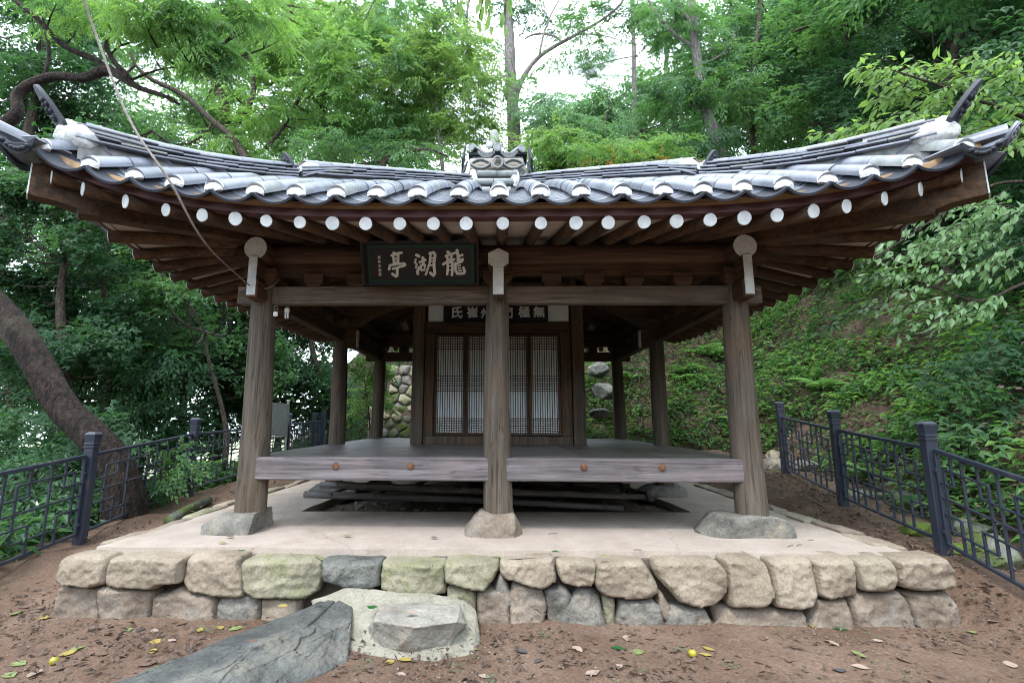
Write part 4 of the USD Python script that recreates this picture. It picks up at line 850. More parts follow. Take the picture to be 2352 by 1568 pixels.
CH = {'dragon': [([(1660, 245), (1700, 280)], 52), ([(1625, 325), (1710, 295), (1790, 268)], 44), ([(1640, 310), (1655, 395)], 46), ([(1730, 330), (1690, 410)], 46), ([(1570, 478), (1650, 430), (1775, 385)], 44),
  ([(1655, 450), (1655, 560), (1640, 665)], 44), ([(1660, 440), (1740, 440), (1742, 560), (1728, 680)], 46), ([(1665, 515), (1735, 505)], 22), ([(1660, 590), (1735, 580)], 22),
  ([(1830, 222), (1850, 330), (1850, 420)], 56), ([(1860, 330), (1925, 305)], 44), ([(1840, 405), (1935, 385), (1915, 425), (1805, 470)], 44), ([(1795, 460), (1795, 590), (1830, 655), (1950, 648), (1968, 610), (1942, 540)], 46),
  ([(1840, 508), (1885, 496)], 26), ([(1845, 552), (1890, 545)], 24), ([(1850, 600), (1905, 592)], 26)],
 'lake': [([(1085, 305), (1130, 328)], 54), ([(1072, 385), (1050, 440), (1085, 480), (1066, 540)], 36), ([(1098, 655), (1090, 620), (1122, 545)], 52), ([(1142, 440), (1240, 395)], 50), ([(1200, 355), (1205, 470)], 52),
  ([(1160, 500), (1240, 488), (1222, 585), (1165, 590), (1155, 500)], 34), ([(1345, 280), (1325, 450), (1245, 670)], 40), ([(1330, 275), (1405, 258), (1428, 305), (1400, 470), (1412, 650), (1385, 690), (1330, 640)], 52), ([(1330, 375), (1390, 360)], 28), ([(1325, 430), (1385, 415)], 28), ([(1310, 500), (1385, 490)], 30)],
 'pavilion': [([(670, 262), (712, 295)], 50), ([(628, 312), (740, 275), (815, 262)], 46), ([(655, 325), (665, 455)], 40), ([(748, 310), (742, 440)], 46), ([(670, 370), (740, 355)], 26), ([(665, 455), (745, 440)], 34), ([(672, 405), (735, 400)], 18),
  ([(568, 570), (585, 500), (720, 468), (855, 462), (868, 490), (820, 515)], 46), ([(640, 560), (710, 545), (780, 520)], 44), ([(722, 550), (712, 690), (690, 705), (625, 660)], 50)]}
lt = so+ez*.003
for nm, st in CH.items():
    sh = shapely.union_all([sg.LineString([SP(*p) for p in pts]).buffer(w*SC/2*1.0, quad_segs=4) for pts, w in st]).buffer(.0015).buffer(-.0015)
    obj('character', prism(sh, lt, ex, ey, ez, .006), M['letter'], sb)
for q, zy in zip('春舫宋泰昊', (350, 425, 510, 590, 668)):
    x, y = SP(395, zy); obj('small_character', prism(shapely.affinity.translate(cjk(q, 58*SC, 1), x, y), lt, ex, ey, ez, .003), M['letter'], sb)
for zy in (462, 660): obj('seal', prism(spoly([(285, zy-26), (338, zy-26), (338, zy+26), (285, zy+26)]), lt, ex, ey, ez, .002), M['seal'], sb)
# second board over the doors
bz0, bz1 = zz(740), zz(676); bx0, bx1 = aty(1019, 720, YC-.06)[0], aty(1258, 720, YC-.06)[0]
s2 = thing('door_board', 'dark board with pale characters over the lattice doors, behind the middle column', 'sign')
obj('panel', box(bx0, bx1, YC-.10, YC-.035, bz0+.002, bz1, .004), M['black'], s2)
for q, px, py, hh in (('無', 1238, 716, .185), ('極', 1204, 716, .185), ('門', 1166, 718, .17), ('州', 1116, 718, .17), ('崔', 1085, 717, .185), ('氏', 1050, 717, .19)):
    c = aty(px, py, YC-.101); obj('character', prism(cjk(q, hh, 3), (c[0], YC-.1005, c[2]), (1, 0, 0), (0, 0, 1), (0, -1, 0), .004), M['letter'], s2)

# ------------------------------------------------------------------ lamp, switch, cable, ladders
lp = aty(660, 703, .06); lamp = thing('energy_lamp', 'white energy saving bulb hanging under the left front lintel', 'lamp', lp)
obj('socket', tube([(0, 0, .03), (0, 0, -.02)], .021, 12), M['board_grey'], lamp, smooth=40)
obj('ballast', tube([(0, 0, -.02), (0, 0, -.03), (0, 0, -.06), (0, 0, -.072)], [.016, .027, .030, .018], 14), M['bulb'], lamp, smooth=40)
for a in (-.013, .013):
    for b in (-.008, .008): obj('glass_tube', tube([(a, b, -.07), (a, b, -.132), (a, b, -.137)], [.0065, .0065, .003], 8), M['bulb'], lamp, smooth=60)
swp = aty(633, 721, -.10); sw_ = thing('cord_switch', 'cream square switch dangling on a knotted cord beside the left column', 'switch', swp)
v, f = box(-.024, .024, -.008, .008, -.024, .024, .006); obj('housing', (v, f), M['cream'], sw_)
obj('rocker', box(-.010, .012, -.012, -.007, -.004, .012, .001), M['bulb'], sw_); obj('screw', disc((.006, -.0085, -.015), (0, -1, 0), .004, 8, .001), M['black'], sw_)
tp = aty(632, 660, -.10)-swp
cd = [tp, tp+[.002, 0, -.05], (-.004, 0, .10), (-.022, .003, .085), (-.018, .006, .055), (.012, .004, .05), (.014, 0, .078), (-.010, -.003, .09), (-.018, 0, .06), (-.004, 0, .024)]
obj('cord', tube(curve(cd, 50), .0038, 7), M['cable'], sw_, smooth=True)
cb = [aty(150, -120, -2.1), aty(192, 0, -1.75), aty(246, 150, -1.62), aty(330, 330, -1.6), aty(395, 425, -1.55), aty(440, 510, -1.35), aty(500, 590, -.9), aty(555, 640, -.45), aty(600, 664, -.20), aty(628, 655, -.13), aty(640, 640, -.09)]
obj('power_cable', tube(curve(cb, 90), np.linspace(.0105, .0075, 90), 8), M['cable'], smooth=True, label='brown cable hanging from above down to the left column head', category='cable')
def ladder(label, a, b, gap, rungs, seed, dz=.0):
    a, b = np.array(a), np.array(b); q = np.random.default_rng(seed); t = thing('wooden_ladder', label, 'ladder', a); off = np.array([q.uniform(-.02, .02), gap, dz])
    for o in (np.zeros(3), off):
        P = curve([o, o+(b-a)*.5+[0, 0, q.uniform(-.02, .02)], o+(b-a)], 14); obj('rail', tube(P, np.linspace(.045, .034, 14), 10, wob=.06, seed=seed), M['old_pole'], t, smooth=True)
    for k in range(rungs):
        p = (b-a)*((k+.6)/rungs); obj('rung', obox(p+[0, -.05, .02], p+off+[.15, .05, .02], .05, .035), M['old_pole'], t)
ladder('long weathered pole ladder lying in front under the floor', atz(700, 1135, .80), atz(1432, 1167, .70), .55, 7, 1, .05)
ladder('second pole ladder stacked behind on the first under the floor', atz(775, 1113, .92), atz(1480, 1140, .86), .6, 6, 2, .04)
obj('stored_pole', tube(curve([(-1.9, 2.2, .98), (1.6, 2.3, .95)], 10), .05, 10, wob=.06), M['old_pole'], smooth=True, label='rear grey pole lying under the floor behind the ladders', category='pole')
# ------------------------------------------------------------------ rocks by the platform
def onground(px, py, z0=.17, it=6):
    z = z0
    for _ in range(it):
        p = atz(px, py, z); z = .5*z+.5*float(terrain(p[0], p[1]))
    return atz(px, py, z)
A7_ = lambda x, y: (x*.5, 1146.6+y*.5)
gx = lambda px, py, dz=0.: (lambda p: p+[0, 0, dz])(onground(px, py))
def slab(pts, seed, amp):
    h = trimesh.convex.convex_hull(np.array(pts))
    for _ in range(6 if h.faces.shape[0] < 40 else 5): h = h.subdivide()
    trimesh.smoothing.filter_taubin(h, iterations=1)
    v = np.array(h.vertices); nn = np.array(h.vertex_normals); lay = ((v@np.array([.30, -.22, .92]))*9+1.6*meshkit.fbm(v*2.5, 3, seed)) % 1
    k = (meshkit.fbm(v*3.2, 5, seed)-.5)*2.2*amp+(smoothstep(.0, .12, lay)-.6)*amp*.55*(meshkit.noise(v*4, seed+4) > .45)-np.abs(meshkit.fbm(v*8, 4, seed+2)-.5)*amp*1.6+(meshkit.fbm(v*30, 3, seed+6)-.5)*amp*.5
    return v+nn*k[:, None], np.array(h.faces)
low_ = lambda P: P+[0, 0, -.15]
g1 = [gx(*A7_(530, 845)), gx(*A7_(700, 778)), gx(*A7_(950, 690)), gx(*A7_(1200, 590)), gx(*A7_(1420, 500)), gx(*A7_(300, 960)), gx(*A7_(420, 1100)), gx(*A7_(800, 1100))]
c1 = [atz(*A7_(1545, 462), .335), atz(*A7_(1470, 480), .34), atz(*A7_(1440, 552), .335), atz(*A7_(1180, 672), .315), atz(*A7_(985, 775), .29), atz(*A7_(900, 860), .27), atz(*A7_(1010, 670), .255), atz(*A7_(1250, 580), .29)]
g2 = [gx(*A7_(1605, 650)), gx(*A7_(1592, 745)), gx(*A7_(1330, 850)), gx(*A7_(1100, 980)), gx(*A7_(800, 1100))]
c2 = [atz(*A7_(1560, 465), .345), atz(*A7_(1618, 492), .33), atz(*A7_(1612, 560), .30), atz(*A7_(1450, 566), .325), atz(*A7_(1200, 690), .30), atz(*A7_(1000, 800), .275), atz(*A7_(860, 920), .25), atz(*A7_(1540, 600), .29)]
bed = obj('bedrock', slab(g1+c1+[low_(p) for p in g1+c1[:3]], 3, .026), M['rock'], smooth=25, label='big cracked blue grey bedrock slab sloping out of the soil left of the step', category='rock')
obj('split_half', slab(g2+c2+[low_(p)+[0, 0, -.1] for p in g2+c2], 8, .022), M['rock'], bed, smooth=25)
mp = [aty(1093, 1400, -.90), aty(715, 1378, -.88), aty(800, 1350, -.87), aty(1030, 1368, -.87), aty(1060, 1380, -.88), gx(1103, 1470), gx(1090, 1500), gx(1000, 1518), gx(900, 1512), gx(806, 1492), aty(808, 1420, -1.0), aty(1085, 1440, -1.0), aty(838, 1400, -1.05)]
mp += [p*[1, 1, 0]+[0, -0.0, -.1] for p in mp[5:10]]+[np.array([x, -.75, z]) for x in (-1.3, -.25) for z in (.0, .30)]
obj('mortar_bed', hullrock(mp, n=4, amp=.022, freq=5, seed=12), M['lime'], smooth=40, label='cream mortar bed holding the grey step stone against the platform', category='mortar')
st = [atz(874, 1389, .345), atz(960, 1384, .36), atz(1056, 1391, .35), atz(862, 1424, .36), atz(955, 1440, .375), atz(1050, 1428, .36)]
fr = [gx(838, 1462), gx(1070, 1456), gx(846, 1486), gx(1030, 1500), gx(900, 1506), gx(965, 1492)]
fr = [p+[0, .03, .0] for p in fr]
obj('step_stone', hullrock(st+fr+[p*[1, 1, 0]+[0, .15, .02] for p in fr]+[atz(846, 1440, .26), atz(1072, 1432, .28)], n=5, amp=.034, freq=5, seed=14), M['step'], smooth=30, label='rough grey step stone set in cream mortar before the platform', category='stone')
def rock(name, label, px, py, w, hgt, dpt, seed, mt, y=None, cat_='rock', group=None, sink=.3):
    p = onground(px, py) if y is None else aty(px, py, y)
    q = np.random.default_rng(seed); pts = q.normal(size=(22, 3)); pts /= np.linalg.norm(pts, axis=1)[:, None]; pts = pts*np.array([w/2, dpt/2, hgt*.62])*q.uniform(.8, 1.08, (22, 1))
    return obj(name, hullrock(pts+p+[0, 0, hgt*(.5-sink)], n=3, amp=min(w, hgt)*.06, freq=4/max(w, .2)*.6, seed=seed), M[mt], smooth=35, label=label, category=cat_, group=group)
M['moss_rock'] = mat('mossy_rock', (.055, .06, .045), (.17, .17, .145), scale=4, rough=.9, bump=1., bscale=9, bdist=.03, c3=(.055, .08, .018), s3=3.6, f3=(.42, .56), speck=.17, sspeck=48.)
M['moss'] = mat('moss_cover', (.06, .09, .012), (.13, .19, .03), scale=5, rough=.95, bump=1.2, bscale=18, bdist=.03)
rock('boulder', 'dark rounded boulder beside the right rear path, left of the last fence post', 1780, 1076, .40, .30, .35, 3, 'stone_grey')
rock('boulder', 'tan stone lying on top behind the dark boulder at the fence end', 1776, 1052, .38, .22, .3, 4, 'stone')
rock('boulder', 'small brown stone at the foot of the last right fence post', 1812, 1086, .2, .18, .2, 5, 'stone_warm')
rock('boulder', 'low flat grey stone just behind the rearmost right fence panel', 1850, 1078, .62, .22, .4, 6, 'stone_grey')
rock('flat_rock', 'long flat slab lying on the slope behind the middle right fence panel', 2005, 1140, .8, .16, .3, 7, 'moss_rock')
rock('mossy_rock', 'lichen spotted rock behind the fence, left of the nearest right post', 2085, 1172, .42, .34, .35, 8, 'moss_rock')
rock('mossy_rock', 'flat rock with green moss at the foot of the nearest right fence post', 2112, 1222, .55, .14, .4, 9, 'moss')
rock('mossy_rock', 'mossy stone behind the nearest right fence panel, upper', 2215, 1222, .55, .20, .4, 10, 'moss_rock')
rock('mossy_rock', 'bright green moss cushion behind the nearest right fence panel', 2205, 1268, .42, .12, .35, 11, 'moss')
rock('mossy_rock', 'large grey rock low behind the nearest right fence panel', 2275, 1290, .6, .3, .5, 12, 'moss_rock')
rock('rock_outcrop', 'weathered rock sticking out of the bank behind the right rear column', 1385, 905, .7, .42, .7, 13, 'stone_dark', y=7.7)
rock('rock_outcrop', 'low mossy rock in the bank seen right of the room', 1378, 955, .6, .26, .5, 14, 'stone_dark', y=7.3)
rock('rock_outcrop', 'tall mossy cliff rock under the eave right of the room', 1375, 855, .7, .4, .6, 15, 'stone_dark', y=8.7)
rock('mossy_rock', 'mossy rock at the left edge of the photo below the fence', 12, 1284, .30, .22, .3, 16, 'moss_rock')
p0, p1 = onground(388, 1203), onground(478, 1158)
obj('mossy_log', tube(curve([p0+[0, 0, .03], (p0+p1)/2+[0, 0, .06], p1+[0, 0, .05]], 16), np.linspace(.07, .06, 16), 12, wob=.12, seed=4), M['moss_rock'], smooth=True, label='mossy log lying along the left platform edge', category='log')

# ------------------------------------------------------------------ retaining walls behind
from scipy.spatial import Voronoi
def dry_wall(name, label, x0, x1, y, z0, z1, seed, cell=.34, lean=.08):
    t = thing(name, label, 'stone wall', (0, 0, 0)); q = np.random.default_rng(seed)
    nx, nz = int((x1-x0)/cell)+1, int((z1-z0)/(cell*.8))+1
    pts = np.array([(x0+(i+.5*(j % 2)+q.uniform(-.3, .3))*cell, z0+(j+q.uniform(-.28, .28)+.4)*cell*.8) for i in range(-2, nx+3) for j in range(-2, nz+3)])
    vo = Voronoi(pts); bb = sg.box(x0, z0, x1, z1)
    obj('rubble_core', box(x0+.03, x1-.03, y+.06, y+.5, z0-.4, z1-.08, .02), M['core'], t)
    for i, r in enumerate(vo.point_region):
        reg = vo.regions[r]
        if -1 in reg or not reg: continue
        pg = sg.Polygon(vo.vertices[reg]).intersection(bb)
        if pg.is_empty or pg.area < .012: continue
        pg = pg.buffer(-.022, join_style='round').buffer(.014, join_style='round'); pg = max(getattr(pg, 'geoms', [pg]), key=lambda g: g.area)
        if pg.is_empty: continue
        N = 18; ring = pg.exterior; o = np.array([ring.interpolate(s, normalized=True).coords[0] for s in np.linspace(0, 1, N, endpoint=False)])
        if not sg.LinearRing(o).is_ccw: o = o[::-1]
        c = np.array(pg.centroid.coords[0]); D = q.uniform(.05, .13); v = [[c[0], y-D+lean*(c[1]-z0), c[1]]]
        tl = q.uniform(-.15, .15, 2)
        for s in (.45, .75, .92, 1.):
            for a in o:
                b = c+(a-c)*s; v.append([b[0], y-D*(1-s**4)**.6+lean*(b[1]-z0)+(b-c)@tl, b[1]])
        for a in o: v.append([a[0], y+.25, a[1]])
        v = np.array(v); v[:, 1] += (meshkit.fbm(v*7, 3, seed)-.5)*.05; f = [(0, 1+(j+1) % N, 1+j) for j in range(N)]
        for r_ in range(4):
            for j in range(N): j2 = (j+1) % N; f += [(1+r_*N+j, 1+r_*N+j2, 1+(r_+1)*N+j2), (1+r_*N+j, 1+(r_+1)*N+j2, 1+(r_+1)*N+j)]
        obj('stone', (v, np.array(f)[:, ::-1]), M[['moss_rock', 'stone_green', 'moss_rock', 'stone_grey'][q.integers(4)]], t, smooth=40)
dry_wall('retaining_wall', 'lower tier of the mossy dry stone wall behind the pavilion', -3.5, -.4, 8.0, .55, 2.12, 3, .30)
dry_wall('retaining_wall', 'upper tier of the dry stone wall, set back behind the lower one', -3.1, -.2, 8.6, 1.9, 3.3, 4, .36)
obj('wall_ledge', box(-3.4, -.3, 8.15, 8.75, 1.6, 2.06, .03), M['core'], kind='structure')
obj('wall_bank', hullrock([(-3.4, 8.7, .4), (-.2, 8.7, .4), (-3.2, 9.0, 3.2), (.2, 9.0, 3.2), (-3.6, 12.5, 3.6), (.5, 12.5, 3.8), (-3.8, 12, .4), (.5, 12, .4)], n=3, amp=.08, freq=1.5), M['core'], kind='structure')

# ------------------------------------------------------------------ fences
BARS_V = [(.29, 0, 1), (.575, 0, 1), (.81, 0, 1), (.20, .66, 1), (.385, .66, 1), (.70, .66, 1), (.89, .66, 1), (.10, .17, .82), (.48, .17, .82), (.64, .17, .82), (.95, .17, .82), (.19, 0, .33), (.385, 0, .33), (.72, 0, .33), (.87, 0, .33)]
BARS_H = [(.82, .10, .48), (.82, .64, .95), (.66, 0, .20), (.66, .385, .70), (.66, .89, 1), (.5, 0, 1), (.33, 0, .19), (.33, .385, .72), (.33, .87, 1), (.17, .10, .48), (.17, .64, .95)]
def fence(label, posts, flip=False):
    t = thing('lattice_fence', label, 'fence', (0, 0, 0)); P = [np.array([x, y, float(terrain(x, y))]) for x, y in posts]
    for i, p in enumerate(P):
        d = P[min(i+1, len(P)-1)]-P[max(i-1, 0)]; an = math.atan2(d[1], d[0]); ca, sa = math.cos(an), math.sin(an)
        m = cat([box(-.05, .05, -.05, .05, -.25, 1.02, .006), box(-.056, .056, -.056, .056, 1.035, 1.055, .003), box(-.056, .056, -.056, .056, 1.07, 1.09, .003), box(-.047, .047, -.047, .047, 1.0, 1.18, .003),
                 tm(trimesh.convex.convex_hull(np.array([(sx*h, sy*h, z) for h, z in ((.050, 1.09), (.060, 1.175), (.060, 1.19), (.035, 1.215)) for sx in (-1, 1) for sy in (-1, 1)])))])
        v, f = m; v = np.stack([v[:, 0]*ca-v[:, 1]*sa, v[:, 0]*sa+v[:, 1]*ca, v[:, 2]], 1)+p
        po = obj('post', (v, f), M['fence'], t)
    for a, b in zip(P[:-1], P[1:]):
        d = b-a; Lh = math.hypot(d[0], d[1]); e = d/Lh; eh = np.array([d[0], d[1], 0])/Lh; a2, b2 = a+e*.075, b-e*.075; dd = b2-a2; up = np.array([0, 0, 1.])
        z0, hgt = .115, .84
        at_ = lambda u, v: a2+dd*(1-u if flip else u)+up*(z0+hgt*v)
        fr = cat([obox(at_(0, 1)-e*0, at_(1, 1), .036, .040, .004), obox(at_(0, 0), at_(1, 0), .030, .030, .004), obox(at_(0, .0), at_(0, 1), .032, .030, .004, up=eh), obox(at_(1, .0), at_(1, 1), .032, .030, .004, up=eh)])
        pn = obj('panel', fr, M['fence'], t); w = .020
        for u, v0, v1 in BARS_V: obj('bar', obox(at_(u, v0)+up*(.0 if v0 else .015), at_(u, v1)-up*(.0 if v1 < 1 else .018), w, w, .002, up=eh), M['fence'], pn)
        for v_, u0, u1 in BARS_H: obj('bar', obox(at_(u0, v_), at_(u1, v_), w*.9, w*.9, .002), M['fence'], pn)
        for vv in (.12, .78):
            for q, s in ((a2, 1), (b2, -1)):
                c = q+up*(z0+hgt*vv)-e*s*.02; obj('clip', obox(c-e*.03, c+e*.03, .05, .035, .004), M['fence'], pn)
fence('dark blue lattice fence along the left edge of the terrace', [(-4.60, -1.70), (-4.63, .52), (-4.87, 2.76), (-5.02, 4.85), (-5.13, 6.85), (-5.22, 8.75), (-5.19, 9.40)])
fence('dark blue lattice fence along the foot of the right hillside', [(4.81, 3.38), (4.41, 1.48), (4.15, -.18), (3.87, -1.85)], True)
a, b = np.array([-4.82, 6.05, 0]), np.array([-4.98, 5.2, 0]); zg = float(terrain(-4.75, 5.5)); nb = thing('notice_board', 'grey notice board on steel posts left of the pavilion by the fence', 'notice board', (0, 0, 0))
for p in (a, b): obj('post', tube([p+[0, 0, zg-.1], p+[0, 0, 2.16]], .028, 12), M['steel'], nb, smooth=40); obj('post_cap', box(p[0]-.036, p[0]+.036, p[1]-.036, p[1]+.036, 2.16, 2.19), M['steel'], nb)
obj('panel', obox(a+[0, 0, 1.73], b+[0, 0, 1.73], .03, .66), M['board_grey'], nb); obj('rail', obox(a+[0, 0, 1.37], b+[0, 0, 1.37], .035, .04), M['steel'], nb); obj('rail', obox(a+[0, 0, 2.08], b+[0, 0, 2.08], .035, .04), M['board_grey'], nb)

# ------------------------------------------------------------------ foliage prototypes
def leaf(p, d, L_, w, droop=.25, nrm=(0, 0, 1), fold=.18):
    d = np.asarray(d, float)/np.linalg.norm(d); s = np.cross(d, nrm); s /= max(np.linalg.norm(s), 1e-6); u = np.cross(s, d)
    A = p; Mx = p+d*L_*.45-u*droop*L_*.12; T = p+d*L_-u*droop*L_*.5
    Bm = p+d*L_*.42+s*w/2+u*fold*w; Cm = p+d*L_*.42-s*w/2+u*fold*w
    return np.array([A, Bm, T, Cm, Mx]), np.array([[0, 4, 1], [1, 4, 2], [0, 3, 4], [3, 2, 4]])
def spray(kind, seed):
    q = np.random.default_rng(seed); out = []
    def stem(a, b, r): return tube([a, (np.asarray(a)+b)/2, b], [r, r*.8, r*.4], 3, caps=False)
    if kind == 'elm':
        for k in range(5):
            an = q.uniform(-.9, .9) if k else 0; L_ = q.uniform(.35, .6); z0 = q.uniform(-.06, .06)
            d = np.array([math.cos(an), math.sin(an), q.uniform(-.25, .12)]); o = np.array([q.uniform(0, .25), 0, z0])
            for i in range(7):
                t = (i+1)/7; p = o+d*L_*t+[0, 0, -.10*t*t]; sd = 1 if i % 2 else -1; a2 = an+sd*q.uniform(.6, 1.1)*(1-.5*t)
                out.append(leaf(p, (math.cos(a2), math.sin(a2), q.uniform(-.45, .1)), q.uniform(.10, .155), q.uniform(.046, .066), q.uniform(.2, .7), nrm=(q.normal(0, .3), q.normal(0, .3), 1)))
    elif kind == 'pinnate':
        for k in range(5):
            an = k*1.256+q.uniform(-.4, .4); L_ = q.uniform(.30, .42)
            for i in range(7):
                t = .25+.75*i/6; p = np.array([math.cos(an), math.sin(an), 0])*L_*t+[0, 0, .10*t-.28*t*t]
                for sd in (-1, 1):
                    a2 = an+sd*1.05; out.append(leaf(p, (math.cos(a2), math.sin(a2), -.35), q.uniform(.10, .14), .038, .5))
    elif kind == 'maple':
        for k in range(12):
            an = q.uniform(0, 6.28); r = .36*math.sqrt(q.uniform(0, 1)); p = np.array([r*math.cos(an), r*math.sin(an), q.uniform(-.05, .05)-.12*r])
            a0 = q.uniform(0, 6.28)
            for j in (-1.0, 0, 1.0): out.append(leaf(p, (math.cos(a0+j), math.sin(a0+j), q.uniform(-.3, 0)), .125 if j == 0 else .10, .052, .4))
    elif kind == 'pine':
        for k in range(9):
            c = q.normal(0, .13, 3)
            for i in range(14):
                d = q.normal(size=3); d[2] = abs(d[2]); out.append(leaf(c, d, .13, .006, .2))
    elif kind == 'plant':
        for k in range(9):
            an = k*2.4+q.uniform(-.3, .3); r = q.uniform(.03, .13); z = q.uniform(.06, .20); a2 = an+q.uniform(-.4, .4)
            out.append(leaf((r*math.cos(an), r*math.sin(an), z), (math.cos(a2), math.sin(a2), q.uniform(-.3, .2)), q.uniform(.06, .10), q.uniform(.03, .05), .5))
    elif kind == 'tuft':
        for k in range(12):
            an = q.uniform(0, 6.28); out.append(blade(np.array([q.normal(0, .02), q.normal(0, .02), 0]), (math.cos(an), math.sin(an), 0), q.uniform(.14, .3), .006, q.uniform(.5, 1.1)))
    elif kind == 'litter':
        for k in range(10):
            an = q.uniform(0, 6.28); p = np.array([q.normal(0, .14), q.normal(0, .14), q.uniform(.006, .03)])
            out.append(leaf(p, (math.cos(an), math.sin(an), q.normal(0, .15)), q.uniform(.045, .085), q.uniform(.022, .042), q.uniform(-.4, .6), nrm=(q.normal(0, .4), q.normal(0, .4), 1), fold=q.uniform(-.1, .35)))
    elif kind == 'pebble':
        for k in range(14): r = q.uniform(.004, .013); out.append(blob((q.normal(0, .16), q.normal(0, .16), r*.4), (r, r*.8, r*.6), 0, .1))
    if kind in ('elm',): out.append(stem((0, 0, 0), np.array([.5, 0, -.06]), .004))
    return cat(out)
SPR = {k: [spray(k, s+100) for s in range(n)] for k, n in (('elm', 4), ('pinnate', 3), ('maple', 3), ('pine', 2), ('plant', 4), ('tuft', 2), ('litter', 4), ('pebble', 2))}
# ------------------------------------------------------------------ trees
GAPS = [(1095, 20, 60, 70), (1270, 200, 75, 55), (1375, 175, 60, 45), (1500, 150, 55, 60), (345, 222, 45, 28), (395, 175, 30, 24), (30, 85, 40, 35), (895, 352, 28, 18), (640, 245, 22, 18), (735, 280, 20, 18), (1545, 300, 25, 50), (1250, 80, 50, 40), (1430, 80, 35, 40)]
GAPS += [(95, 935, 45, 20), (80, 1000, 55, 22), (228, 940, 30, 26), (432, 930, 40, 24), (490, 905, 28, 18), (20, 860, 25, 15)]
def gapped(px, py, f=1.0): return any(((px-a)/(c*f))**2+((py-b)/(d*f))**2 < 1 for a, b, c, d in GAPS)
def fill(x0, y0, x1, y1, step, ylo, yhi, rlo, rhi, seed, gaps=True):
    q = np.random.default_rng(seed); out = []
    for px in np.arange(x0, x1+1, step):
        for py in np.arange(y0, y1+1, step*.8):
            a, b = px+q.uniform(-.4, .4)*step, py+q.uniform(-.4, .4)*step
            y = q.uniform(ylo, yhi); r = q.uniform(rlo, rhi)
            if gaps and gapped(a, b, 1+.35*r*1102/(y+5)/60): continue
            out.append((a, b, y, r))
    return out
NI = [0]
def lean(Q, q):   # leaves turn towards the light of the clearing
    a = q.normal(.5, .3, len(Q))/2; return qmul(np.stack([np.cos(a), np.sin(a), 0*a, 0*a], -1), Q)
def tree(name, label, trunk, limbs=(), blobs=(), leaf_='mid', kind='elm', bark='bark', dens=1.0, size=1.0, seed=0, group=None, flat=.7, twigs=True, base=True):
    q = np.random.default_rng(seed+500)
    tp = [np.r_[aty(px, py, y), r] for px, py, y, r in trunk]
    if base:
        b = tp[0]; bx, by = b[0], b[1]; zb = float(terrain(bx, by))-.2
        if b[2] > zb+.3: tp = [np.r_[bx, by, zb, b[3]*1.35], np.r_[bx, by, zb+.4, b[3]*1.12]]+tp
    o = tp[0][:3]*[1, 1, 0]; t = thing(name, label, 'tree', (0, 0, 0), group=group)
    tp = np.array(tp); n = max(14, int(np.linalg.norm(np.diff(tp[:, :3], axis=0), axis=1).sum()/.35)); c = curve(tp, n)
    rad = np.maximum(c[:, 3], .012); big = rad.max()
    ms = [tube(c[:, :3], rad, 16 if big > .18 else 10, wob=.16 if big > .2 else .1, seed=seed)]
    nodes = [c[:, :3]]; br = []
    for lb in limbs:
        lp = np.array([np.r_[aty(px, py, y), r] for px, py, y, r in lb]); lc = curve(lp, max(8, 4*len(lp))); ms.append(tube(lc[:, :3], np.maximum(lc[:, 3], .006), 8, wob=.14, seed=seed+1)); nodes.append(lc[:, :3])
    nodes = np.vstack(nodes)
    pos, yaw, pit, rol, sc, ids = [], [], [], [], [], []; ns = len(SPR[kind]); alt = {'bright': 'mid', 'mid': 'deep', 'pale': 'mid', 'lime': 'bright'}.get(leaf_, leaf_)
    for px, py, y, r in blobs:
        ce = aty(px, py, y); d = np.linalg.norm(nodes-ce+np.array([0, 0, .35*r]), axis=1); k = int(np.argmin(d+np.maximum(0, nodes[:, 2]-ce[2])*.8))
        if twigs and d[k] > .2:
            a = nodes[k]; m_ = (a+ce)/2+[0, 0, -.12*d[k]]+q.normal(0, .08*d[k], 3); rr = min(.011+.008*d[k], .04)
            cc = curve([a, m_, ce], 8); br.append(tube(cc, np.linspace(rr, .007, 8), 5, caps=False))
            for _ in range(2): e = ce+q.normal(0, .5, 3)*r; br.append(tube([cc[5], (cc[5]+e)/2+q.normal(0, .06, 3), e], [.008, .006, .003], 4, caps=False))
        m = max(6, int(95*dens*r*r/size**1.6)); g = q.normal(size=(m, 3)); g /= np.linalg.norm(g, axis=1)[:, None]; rad_ = q.uniform(0, 1, m)**(1/2.4)
        off = g*rad_[:, None]*r*np.array([1.05, 1.05, flat]); lay = .34*size; off[:, 2] = np.round(off[:, 2]/lay+q.uniform())*lay+q.normal(0, .05, m)
        pos.append(ce+off); yaw.append(np.arctan2(off[:, 1], off[:, 0])+q.normal(0, .7, m)); pit.append(q.normal(.12, .28, m)); rol.append(q.normal(0, .3, m)); sc.append(size*q.uniform(.75, 1.25, m)); ids.append(q.integers(0, ns, m)+ns*(q.random() < .38))
    obj('trunk', cat(ms), M[bark], t, smooth=60)
    if br: obj('branches', cat(br), M[bark], t, smooth=60, kind='stuff')
    if pos:
        P = np.vstack(pos); NI[0] += len(P)
        instancer('crown', [(s, L[leaf_]) for s in SPR[kind]]+[(s, L[alt]) for s in SPR[kind]], P, lean(quats(np.concatenate(yaw), np.concatenate(pit), np.concatenate(rol)), q), np.concatenate(sc), np.concatenate(ids), t, kind='stuff')
    return t
